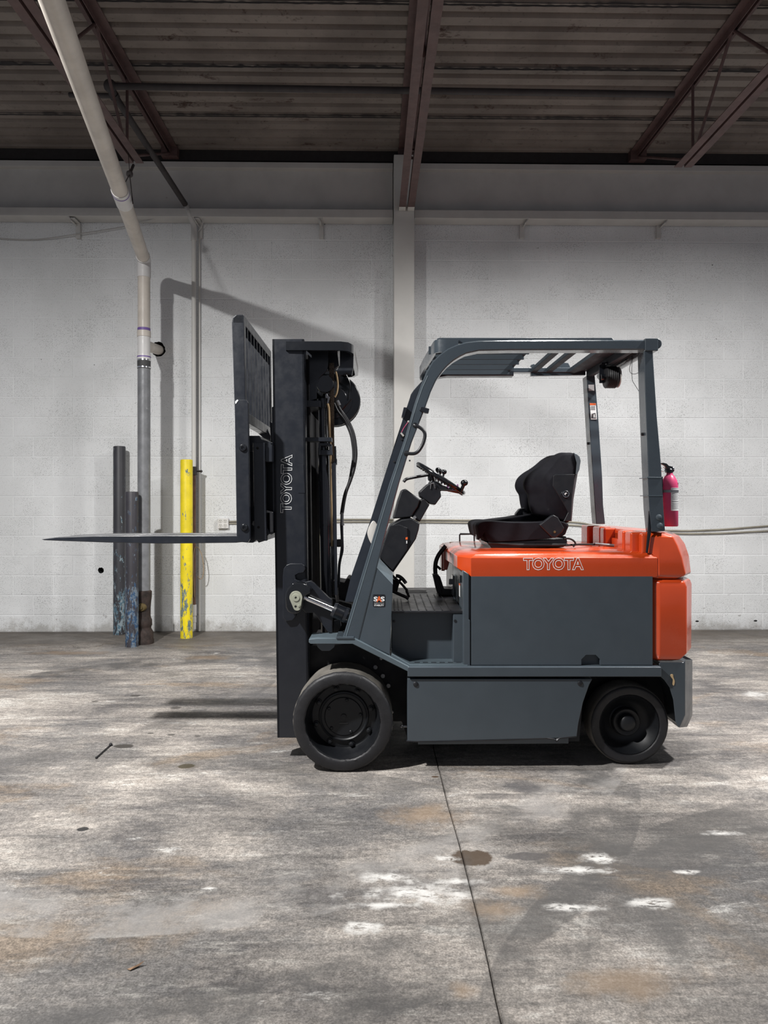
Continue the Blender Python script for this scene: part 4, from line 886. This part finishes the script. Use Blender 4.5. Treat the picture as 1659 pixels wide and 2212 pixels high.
mb().tube([P(728, 866, 3.845), P(733, 876, 3.845)], .0105, 8).build('hose_ferrule', 'steel', ho)
mb().tube([P(739, 1107, 3.85), P(738.5, 1134, 3.85)], .009, 8).tube([P(739, 1131, 3.85), P(739, 1135, 3.85)], .012, 8).build('hose_coupling', 'iron', ho)
mb().tube(smooth([P(738.5, 1135, 3.85), P(739, 1160, 3.85), P(739.5, 1188, 3.85), P(735, 1208, 3.85), P(732.5, 1226, 3.85), P(731.5, 1262, 3.85)], 5), .0075, 10).tube(smooth([P(736, 1132, 3.87), P(737.5, 1175, 3.87), P(735, 1200, 3.87), P(731, 1230, 3.87)], 5), .004, 8).build('hydraulic_tube', 'black', ho)
mb().pp([(720, 1166), (733, 1165), (740, 1166), (740, 1180), (733, 1181), (720, 1180)], 3.86, 3.83, 3.89).build('tube_clip', 'matte', ho)
# lower hydraulic valve block between mast and cowl
mb().pp([(721, 1252), (745, 1256), (750, 1248), (755, 1247), (758, 1252), (770, 1258), (770, 1280), (757, 1292), (748, 1296), (738, 1288), (722, 1285)], 4.1, 4.05, 4.25).build('valve_block', 'matte', fork, bevel=.003)
mb().tube([P(752, 1292, 3.9), P(765, 1300, 3.9)], .012, 8).tube([P(760, 1275, 3.9), P(768, 1268, 3.9)], .010, 8).tube([P(727, 1270, 4.0), P(729, 1300, 4.0)], .010, 8).build('hydraulic_fittings', 'steel', fork)
mb().pp([(716, 1290), (760, 1302), (762, 1340), (752, 1352), (742, 1372), (716, 1372)], 4.05, 4.0, 4.4).build('mast_pivot_frame', 'matte', fork, bevel=.003)
mb().pp([(722, 1340), (735, 1338), (737, 1352), (729, 1368), (720, 1368)], 3.8, 3.78, 3.82).pp([(729, 1368), (742, 1364), (742, 1376), (729, 1376)], 3.7, 3.66, 3.74).build('pivot_bracket', 'black', fork, bevel=.003)
# tilt cylinder and its clevis
mb().pp([(637, 1250), (645, 1254), (658, 1257), (671, 1254), (679, 1259), (710, 1290), (718, 1294), (718, 1367), (709, 1364), (701, 1354), (684, 1329), (678, 1323), (661, 1323), (640, 1300)], 3.65, 3.635, 3.665).build('tilt_bracket', 'black', mast, bevel=.003)
tc = mb().pp([(617, 1291), (618, 1280), (622, 1271), (632, 1259), (648, 1257), (662, 1262), (672, 1270), (672, 1280), (657, 1288), (655, 1311), (650, 1321), (641, 1326), (630, 1325), (622, 1320), (618, 1311)], 3.58, 3.565, 3.63).build('tilt_clevis', 'gloss', mast, bevel=.008, seg=3)
z0 = P(639.4, 1290.6, 3.56); pts = []
r1, r2 = 14 * 3.56 / F, 8.5 * 3.56 / F; c2 = P(642, 1310.5, 3.56)
for a in range(-20, 201, 14): pts.append((z0.x + r1 * math.cos(math.radians(a)), z0.z + r1 * math.sin(math.radians(a))))
for a in range(200, 341, 20): pts.append((c2.x + r2 * math.cos(math.radians(a)), c2.z + r2 * math.sin(math.radians(a))))
kp = mb().prism(pts, 3.554, 3.565).build('keeper_plate', 'zinc', tc, bevel=.001)
mb().lathe([(.019, 0), (.018, -.004), (.006, -.004), (.005, .002), (0, .002)], (z0.x, 3.554, z0.z), (0, 1, 0), 24).build('pin_head', 'zinc', kp)
mb().lathe([(.004, 0), (0, -.001)], (z0.x, 3.5495, z0.z), (0, 1, 0), 10).lathe([(.006, 0), (0, -.001)], P(638.5, 1310, 3.5535), (0, 1, 0), 10).build('pin_hole', 'dark', kp)
mb().lathe([(.007, 0), (.006, -.006), (0, -.006)], P(646, 1308.5, 3.554), (0, 1, 0), 6).build('bolt', 'zinc', kp)
a, c = P(655, 1289, 3.60), P(720, 1317, 3.60); mb().tube([a, c], .0138, 20).build('piston_rod', 'chrome', tc)
u_ = (c - a).normalized()
mb().tube([c - u_ * .004, c + u_ * .012, c + u_ * .014, P(775, 1340, 3.62)], [.036, .041, .037, .037], 28).tube([c + u_ * .06, c + u_ * .075], .040, 28).build('tilt_barrel', 'black', tc)
# --- carriage, backrest, forks
DB = 3.55
def bp(xl, xr_, yt, yb_): return [(xl + tilt(yt) - tilt(700), yt), (xr_ + tilt(yt) - tilt(700), yt), (xr_ + tilt(yb_) - tilt(700), yb_), (xl + tilt(yb_) - tilt(700), yb_)]
DBF = 4.37
bk = mb().pp([(501.5, 698), (504, 686), (511, 680.5), (527, 680), (528, 700), (535, 1150), (536, 1164), (512, 1162), (508, 900)], DB, 3.54, 3.585)
yf0, yf1 = 4.36, 4.40
Xa, Xb = X_(501.5, DB), X_(527.5, DB)
zt_ = Z_(680.5, DB)
def pol(py0, y0_, y1_): 
    z_ = Z_(py0, DB); t0 = 0.00
    return z_
sl = (X_(536, DB) - X_(528, DB)) / (Z_(700, DB) - Z_(1164, DB))     # lean of the backrest
def xat(x, z): return x + (zt_ - z) * sl
bk.prism([(Xa, zt_ - .02), (Xa + .02, zt_), (Xb, zt_), (xat(Xb, 1.50), 1.50), (xat(Xa, 1.50), 1.50)], yf0, yf1)
bk.prism([(Xa + .004, zt_ - .022), (Xa + .022, zt_), (Xb, zt_), (Xb, zt_ - .045), (Xa + .004, zt_ - .045)], 3.54, yf1)
zl = Z_(888, DB)
bk.prism([(xat(Xa, zl) + .012, zl), (xat(Xb, zl), zl), (xat(Xb, zl), zl - .052), (xat(Xa, zl) + .012, zl - .052)], 3.56, yf1)
bk = bk.build('load_backrest', 'black', fork, bevel=.004)
for i in range(8):
    y = 3.655 + i * .090
    mb().prism([(Xa + .010, zt_ - .03), (Xb - .004, zt_ - .03), (xat(Xb, zl) - .004, zl - .01), (xat(Xa, zl) + .012, zl - .01)], y, y + .012).build('backrest_bar', 'black', bk, bevel=.001)
pl = mb().pp([(508, 868), (512, 864), (533, 864), (537, 870), (541, 1164), (536, 1172), (514, 1170), (513, 1150)], 3.53, 3.515, 3.545).build('backrest_arm', 'black', bk, bevel=.003)
mb().pp([(508, 868), (513, 863), (515, 865), (509, 873)], 3.515, 3.513, 3.517).build('chipped_corner', 'white', pl)
for q in ((525, 967.5), (528, 1139.5)): mb().lathe([(.019, 0), (.019, -.003), (.015, -.009), (.008, -.010), (.007, -.004), (0, -.004)], P(q[0], q[1], 3.515), (0, 1, 0), 20).build('bolt', 'gloss', pl)
ca = mb().pp([(549, 957), (573, 957), (573, 1000), (577, 1168), (551, 1166)], 3.60, 3.58, 3.62)
ca.pp([(540, 942), (562, 942), (567, 950), (587, 956), (587, 962), (555, 962), (547, 957), (547, 976), (541, 976)], 3.62, 3.60, mir(3.60))
ca.pp([(574, 958), (589, 962), (589, 998), (575, 998)], 3.62, 3.60, 3.66)
ca.pp([(574, 998), (592, 998), (596, 1150), (578, 1160)], 3.75, 3.72, mir(3.72))
ca.pp([(536, 1095), (560, 1095), (584, 1152), (580, 1156), (573, 1168), (560, 1172), (556, 1166), (548, 1172), (536, 1172)], 3.64, 3.62, mir(3.62))
ca.pp([(583, 1105), (592, 1105), (592, 1152), (583, 1154)], 3.65, 3.63, 3.70)
ca = ca.build('fork_carriage', 'black', fork, bevel=.002)
mb().pp([(563, 912), (580, 922), (590, 945), (590, 955), (576, 950), (562, 938)], 4.3, 4.2, 4.3).pp([(584, 910), (590, 916), (592, 955), (586, 955)], 3.9, 3.88, 4.2).build('carriage_lug', 'black', ca, bevel=.002)
for q in ((556.5, 968), (558.5, 1139)): mb().lathe([(.007, 0), (0, -.001)], P(q[0], q[1], 3.579), (0, 1, 0), 14).build('bolt_hole', 'dark', ca)
mb().pp([(583, 1108), (589, 1106), (590, 1148), (584, 1150)], 3.63, 3.627, 3.631).pp([(575, 1102), (590, 1106), (589, 1108), (575, 1107)], 3.62, 3.61, 3.63).build('worn_pad', 'iron', ca)
mb().pp([(547, 1126), (552, 1124), (552, 1138), (545, 1133)], 3.62, 3.61, 3.62).build('fork_stop', 'iron', ca)
def forkmesh(y0_, y1_, d_):
    k = lambda a, c: (P(a, c, d_).x, P(a, c, d_).z)
    prof = [(89, 1165), (120, 1161), (200, 1158), (340, 1157), (520, 1157), (530, 1152), (535, 1140), (536, 950), (546, 950), (549, 1150), (545, 1162), (536, 1170), (510, 1172.5), (350, 1174.5), (230, 1172), (120, 1168), (95, 1167)]
    return mb().prism([k(a, c) for a, c in prof], y0_, y1_)
for y0_, y1_ in ((3.62, 3.72), (3.83, 3.93)):
    fk = forkmesh(y0_, y1_, 3.62)
    fk = fk.build('fork', ['black'], fork, bevel=.003)
    k = lambda a, c: (P(a, c, 3.62).x, P(a, c, 3.62).z)
    mb().prism([k(125, 1160.3), k(200, 1157.6), (k(340, 1156.6)), k(519, 1156.6), k(519, 1157), k(340, 1157), k(200, 1158), k(125, 1160.8)], y0_ + .004, y1_ - .004).build('worn_blade_top', 'steel', fk)
# --- steering column, wheel, pedals
DS = 4.02
sc_ = mb().pillow([(843, 1133), (866.5, 1120.6), (887, 1118), (905, 1128.5), (903, 1142), (897, 1162), (880, 1188), (848.5, 1233.6), (818, 1204), (826, 1170)], DS, 3.90, 4.22, k=.03).build('steering_cowl', 'plastic', fork, bevel=.006)
cv = mb().pp([(842, 1135), (862, 1133), (880, 1140), (880, 1187), (848, 1232), (819, 1205)], 3.90, 3.885, 3.91).build('cowl_cover', 'plastic', sc_, bevel=.004)
mb().pp([(876, 1161), (880.5, 1160), (880.5, 1165.5), (876, 1165.5)], 3.885, 3.883, 3.886).build('sticker', 'porange', cv)
mb().pp([(877.5, 1168), (879.7, 1168), (879.7, 1174), (877.5, 1174)], 3.885, 3.883, 3.886).build('sticker', 'white', cv)
mb().pillow([(875.6, 1056), (866.5, 1058.5), (858, 1082), (848, 1120), (866, 1119), (887, 1117), (902, 1095), (907, 1080)], DS, 3.92, 4.20, k=.05).build('instrument_hood', 'plastic', sc_, bevel=.006)
mb().pp([(907, 1080), (914, 1077), (926, 1090), (905, 1127), (888, 1116), (902, 1095)], DS, 3.93, 4.19).build('display', 'plastic', sc_, bevel=.005)
mb().pp([(889, 1117), (895, 1113), (898, 1117), (893, 1122)], DS, 3.91, 3.93).build('display_hinge', 'iron', sc_)
cb_ = mb().pillow([(921, 1047), (904, 1063), (906, 1073), (927.6, 1089), (939, 1091), (952, 1073), (950, 1061), (934, 1040)], DS, 3.95, 4.13, k=.06).build('column_head', 'plastic', sc_, bevel=.005)
mb().pp([(925, 1044), (932, 1036), (945, 1041), (957, 1050), (954, 1060), (945, 1064)], DS, 3.96, 4.10).build('column_neck', 'plastic', sc_, bevel=.008)
mb().pp([(923, 1015), (930, 1018), (937, 1022), (934, 1040), (925, 1038), (924, 1026)], DS, 4.00, 4.06).build('column_shaft', 'plastic', sc_, bevel=.006)
mb().tube([P(930, 1056, 3.945), P(931, 1045, 3.945), P(937, 1044, 3.945), P(940, 1055, 3.945)], .003, 6).build('tilt_lock', 'steel', sc_)
mb().tube(smooth([P(872, 1041, 3.9), P(878, 1035, 3.9), P(895, 1031, 3.93), P(924, 1026, 3.98)], 4), [.008] * 0 or .0085, 8).build('direction_lever', 'plastic', sc_)
swc = P(952, 1033.5, 4.04); nrm = Vector((.54, -.05, .84)).normalized(); uu = Vector((.84, 0, -.54)).normalized(); vv = nrm.cross(uu).normalized()
sw = mb().tube([swc + uu * .152 * math.cos(2 * PI * i / 64) + vv * .175 * math.sin(2 * PI * i / 64) for i in range(64)], .0125, 12, loop=True).build('steering_wheel', 'gloss', fork)
b = mb()
for i in range(40):
    a = 2 * PI * i / 40; b.sphere(swc + uu * .150 * math.cos(a) + vv * .172 * math.sin(a) - nrm * .010, .0075, 6)
b.build('finger_grips', 'gloss', sw)['kind'] = 'stuff'
hubp = swc - nrm * .045
for a in (0.15, 2.2, 4.2):
    q = swc + uu * .148 * math.cos(a) + vv * .17 * math.sin(a); mb().tube([hubp, (hubp + q) / 2 - nrm * .006, q], .012, 8).build('spoke', 'gloss', sw)
mb().lathe([(.035, -.02), (.042, 0), (.038, .018), (0, .022)], hubp, nrm, 24).build('horn_hub', 'gloss', sw)
kb = P(1003, 1043, 3.92)
mb().tube([P(995, 1062, 3.93), kb - Vector((.004, 0, .012))], .010, 10).sphere(kb, .021, 14, (1, 1, .85)).build('spinner_knob', 'gloss', sw)
mb().tube([P(950, 1056, 3.93), P(986, 1058, 3.92)], .011, 8).build('lever_arm', 'gloss', sw)
mb().tube([P(978, 1050, 3.9) + Vector((math.cos(a) * .028, .02 * math.sin(a * .5), math.sin(a) * .020)) for a in [math.radians(x) for x in range(150, 400, 14)]], .0035, 6).build('cable_tie', 'violet', sw)
for q in ((959.5, 1019.5, 4.2), (952, 1018, 4.27), (946, 1015, 4.34)):
    lv = mb().tube([P(q[0], q[1], q[2]), P(q[0] - 6, q[1] + 26, q[2])], .006, 8).sphere(P(q[0], q[1], q[2]), .016, 12, (1, 1, .95)).build('hydraulic_lever', 'gloss', sc_)
# pedals
pd_ = mb().tube(smooth([P(855, 1244, 3.95), P(862, 1245, 3.95), P(870, 1251, 3.95), P(877, 1260, 3.95)], 4), .010, 10).build('brake_pedal', 'rubber', fork)
mb().tube([P(846, 1242, 3.95), P(857, 1252, 3.95), P(868, 1262, 3.95), P(880, 1276, 3.95)], .007, 8).tube([P(860, 1258, 3.95), P(867, 1250, 3.95)], .007, 8).build('pedal_arm', 'matte', pd_)
mb().pp([(846, 1250), (864, 1255), (862, 1262), (858, 1278), (846, 1280)], 4.0, 3.98, 4.04).build('pedal_bracket', 'matte', pd_, bevel=.002)
mb().tube([P(846, 1276, 3.93), P(868, 1286, 3.93), P(880, 1291, 3.93)], .009, 8).tube([P(874, 1288, 3.93), P(882, 1294, 3.93)], .008, 8).tube([P(878, 1276, 3.94), P(884, 1290, 3.94)], .007, 8).build('accelerator_pedal', 'matte', fork)
# front lamp seen between the posts
mb().pillow(loop2([(804, 1126), (813, 1130), (820, 1150), (812, 1176), (803, 1176), (795, 1160), (794, 1146)]), 3.605, 3.602, 3.618, e=.003, k=.10).build('headlamp', 'lens', og)
# --- seat
DC = 3.86
seat = mb().pp([(1052, 1172), (1217, 1164), (1223, 1158), (1226, 1172), (1218, 1182), (1063, 1185)], DC, 3.86, 4.26).build('seat', 'gloss', fork, bevel=.004)
mb().tube([P(1055, 1173, 3.85), P(1120, 1177, 3.845), P(1214, 1178, 3.85)], .009, 8).tube([P(1157, 1177, 3.84), P(1226, 1177, 3.84)], .008, 8).build('slide_rail', 'matte', seat)
cu = mb().pillow(loop2([(1028, 1140), (1029, 1132), (1036, 1127), (1050, 1125), (1075, 1126), (1110, 1128), (1165, 1127), (1200, 1124), (1229, 1131), (1226, 1146), (1219, 1157), (1190, 1163), (1130, 1168), (1060, 1171), (1047, 1163), (1043, 1150), (1037, 1160), (1033, 1160)]), DC, 3.84, 4.28, k=.05, e=.05).build('cushion', 'vinyl', seat, bevel=.008, seg=3)
mb().pillow([(1032, 1135), (1045, 1124), (1100, 1117), (1140, 1110), (1170, 1109), (1190, 1114), (1196, 1130), (1060, 1134)], 4.1, 4.04, 4.27, k=.10, e=.04).build('far_bolster', 'vinyl', seat, bevel=.008, seg=3)
mb().pp([(1031, 1150), (1034, 1147), (1043, 1150), (1043, 1160), (1037, 1167), (1033, 1167)], DC, 3.90, 3.96).build('adjust_handle', 'plastic', seat, bevel=.002)
br = mb(); outl = [(1237, 979), (1226, 977), (1211, 977.5), (1196, 985), (1183, 996), (1170, 1006), (1155, 1015), (1143.5, 1024), (1136, 1034), (1133, 1047), (1136, 1058), (1142, 1068), (1144, 1080), (1146, 1092), (1152, 1108), (1170, 1116), (1186, 1120), (1213, 1127), (1230, 1126), (1234, 1078), (1240, 1030), (1243, 1000)]
mid = [(1238, 979), (1228, 977), (1216, 978), (1205, 984), (1196, 995), (1188, 1006), (1180, 1015), (1172, 1024), (1168, 1034), (1166, 1047), (1167, 1058), (1170, 1068), (1172, 1080), (1173, 1092), (1177, 1108), (1186, 1116), (1195, 1120), (1213, 1127), (1230, 1126), (1234, 1078), (1240, 1030), (1243, 1000)]
outl, mid = loop2(outl), loop2(mid)
def q3(pts, y, k_=1.0, cxm=1195, cym=1055): return [(P(cxm + (a - cxm) * k_, cym + (c - cym) * k_, 3.9).x, y, P(cxm + (a - cxm) * k_, cym + (c - cym) * k_, 3.9).z) for a, c in pts]
bl = [((a + e) / 2, (c + f_) / 2) for (a, c), (e, f_) in zip(outl, mid)]
rr = [q3(mid, 3.855, .90), q3(mid, 3.862, .95), q3(bl, 3.88, .975), q3(outl, 3.905, .99), q3(outl, 3.93), q3(outl, 3.95), q3(bl, 3.99), q3(mid, 4.02), q3(mid, 4.10), q3(bl, 4.13), q3(outl, 4.17), q3(outl, 4.20, .99), q3(bl, 4.23, .975), q3(mid, 4.25, .94)]
bkr = br.rings(rr).build('backrest', 'vinyl', seat, angle=75)
sp = mb().pp([(1194, 1028), (1199, 1025), (1241, 1024), (1234.6, 1076), (1233, 1125), (1216, 1127), (1226, 1107), (1216, 1088), (1204, 1068), (1193, 1051)], 3.86, 3.85, 3.90).build('side_cover', 'plastic', bkr, bevel=.004)
kn = mb().lathe([(.022, 0), (.021, -.006), (.019, -.010), (0, -.010)], P(1222.5, 1067.5, 3.85), (0, 1, 0), 24).build('recline_knob', 'plastic', sp)
mb().tube([P(1222.5, 1067.5, 3.839) + Vector((math.cos(a) * .0165, 0, math.sin(a) * .0165)) for a in [2 * PI * i / 24 for i in range(24)]], .002, 6, loop=True).build('knob_ring', 'chrome', kn)
mb().pp([(1219, 1068), (1220, 1065), (1223, 1064), (1225, 1066), (1222, 1067), (1221, 1070)], 3.84, 3.837, 3.841).build('knob_mark', 'white', kn)
mb().rings([q3([(1235, 978.5), (1240, 980), (1247.5, 987), (1250, 996), (1247, 1015), (1242, 1026), (1239, 1026), (1241, 1000)], y, k_) for y, k_ in ((3.850, .985), (3.862, 1), (4.25, 1), (4.262, .985))]).build('back_shell', 'shell', bkr, bevel=.003)
mb().rings([q3([(1250, 996), (1252, 997), (1239, 1078), (1235, 1126), (1231, 1126), (1236, 1060)], y) for y in (3.90, 4.21)]).build('back_pan', 'iron', bkr)
mb().pp([(1163, 1134), (1189, 1114), (1194, 1112), (1203, 1117), (1217, 1141), (1212, 1150), (1197, 1162), (1189, 1160)], 3.82, 3.795, 3.835).build('belt_retractor', 'plastic', seat, bevel=.006, seg=3)
mb().lathe([(.006, 0), (.007, -.003), (.003, -.004), (0, -.002)], P(1198, 1149, 3.795), (0, 1, 0), 12).build('retractor_bolt', 'bronze', seat)
bu = mb().pp([(1111, 1110), (1119, 1100), (1127, 1096.5), (1132, 1099), (1132.5, 1105), (1124, 1113), (1114, 1116)], 4.15, 4.10, 4.16).build('belt_buckle', 'plastic', seat, bevel=.005)
mb().rings([[P(a, c, 4.13), P(a - 1, c + 9, 4.10), P(a - 1, c + 9, 4.08), P(a, c, 4.11)] for a, c in ((1130, 1101), (1140, 1108), (1155, 1109), (1170, 1112), (1185, 1118))]).build('belt_strap', 'vinyl', seat)
mb().tube(smooth([P(1218, 1164, 3.85), P(1229, 1163.5, 3.85), P(1239, 1168, 3.85), P(1243, 1175, 3.85), P(1238, 1181, 3.85)], 5), .005, 8).tube([P(1222, 1178, 3.83), P(1250, 1176, 3.9), P(1286, 1176, 4.0)], .006, 8).build('seat_cable', 'matte', seat)
mb().tube([P(1285, 1175, 3.98), P(1330, 1178.5, 3.98)], .0075, 10).tube([P(1328, 1178, 3.98), P(1350, 1184, 3.95)], .010, 8).build('gas_strut', 'iron', hood)
# ================================================================= fire extinguisher strapped behind the near rear leg
DE = 3.66
ex0 = P(1446.5, 1137, DE); ro = .0415
def ez(py): return Z_(py, DE)
o_ = Vector((ex0.x, DE, 0)); ew = c2w((ex0.x, DE, ez(1137)))
ext = empty('fire_extinguisher', ew, -TH); ext['_t'] = 1; tag(ext, 'pink fire extinguisher strapped behind the rear leg of the forklift', 'fire extinguisher')
ORG = Vector((ex0.x, DE, ez(1137)))
bd = mb().lathe([(ro * .92, ez(1137)), (ro, ez(1135)), (ro, ez(1052)), (ro * .96, ez(1045)), (ro * .84, ez(1037)), (ro * .6, ez(1029)), (ro * .38, ez(1025)), (ro * .36, ez(1020))], o_, (0, 0, 1), 40).build('cylinder', 'pink', ext, angle=50)
def arc(r, a0, a1, z0_, z1_, n=14): 
    m = MB(); m.rings([[Vector((o_.x + math.cos(a) * q, o_.y + math.sin(a) * q, z)) for q, z in ((r, z0_), (r + .0008, z0_), (r + .0008, z1_), (r, z1_))] for a in [math.radians(a0 + (a1 - a0) * i / n) for i in range(n + 1)]]); return m
lb = arc(ro, 257, 340, ez(1103), ez(1054)).build('instruction_label', 'white', ext)
b = MB()
for i, z_ in enumerate((1056, 1067, 1070, 1073, 1076, 1079, 1083.5, 1087, 1090, 1093, 1096, 1099)):
    r_ = ro + .0008; k1 = 261 + (i % 3) * 2; k2 = 334 - (i * 7 % 12)
    b.rings([[Vector((o_.x + math.cos(a) * q, o_.y + math.sin(a) * q, z)) for q, z in ((r_, ez(z_)), (r_ + .0003, ez(z_)), (r_ + .0003, ez(z_ - (.9 if i != 6 else 1.4))), (r_, ez(z_ - .9)))] for a in [math.radians(k1 + (k2 - k1) * j / 8) for j in range(9)]])
b.build('label_print', 'iron', lb)['kind'] = 'stuff'
arc(ro + .001, 190, 370, ez(1064), ez(1058.5), 20).build('strap', 'steel', ext)
mb().lathe([(.016, ez(1022)), (.017, ez(1015)), (.012, ez(1012)), (0, ez(1012))], o_, (0, 0, 1), 16).pp([(1437, 1012), (1441, 1005), (1452, 1008), (1455, 1018), (1449, 1022), (1438, 1021)], DE, DE - .012, DE + .012).build('valve', 'black', ext, bevel=.002)
mb().pp([(1427, 1000.5), (1431, 999.5), (1438, 1001), (1444, 1007), (1446, 1013), (1440, 1013), (1435, 1006), (1428, 1002.5)], DE - .01, DE - .022, DE - .002).build('handle', 'plastic', ext, bevel=.002)
mb().lathe([(.010, 0), (.010, .012), (.008, .013), (0, .013)], P(1451, 1013.5, DE), (.9, -.4, .1), 18).build('gauge', 'chrome', ext)
mb().tube([P(1432, 1014, DE) + Vector((math.cos(a) * .011, 0, math.sin(a) * .011)) for a in [2 * PI * i / 18 for i in range(18)]], .0016, 6, loop=True).build('pull_pin', 'chrome', ext)
mb().pp([(1461, 1040), (1465.5, 1044), (1464, 1052), (1462, 1063), (1461, 1060)], DE - .02, DE - .021, DE - .019).build('inspection_tag', 'bronze', ext)
mb().box((o_.x - .09, DE - .012, ez(1075)), (o_.x - ro + .002, DE + .012, ez(1030))).build('mounting_bracket', 'black', ext)
for o in S.objects:
    for k_ in ('_t', '_o'):
        if k_ in o: del o[k_]
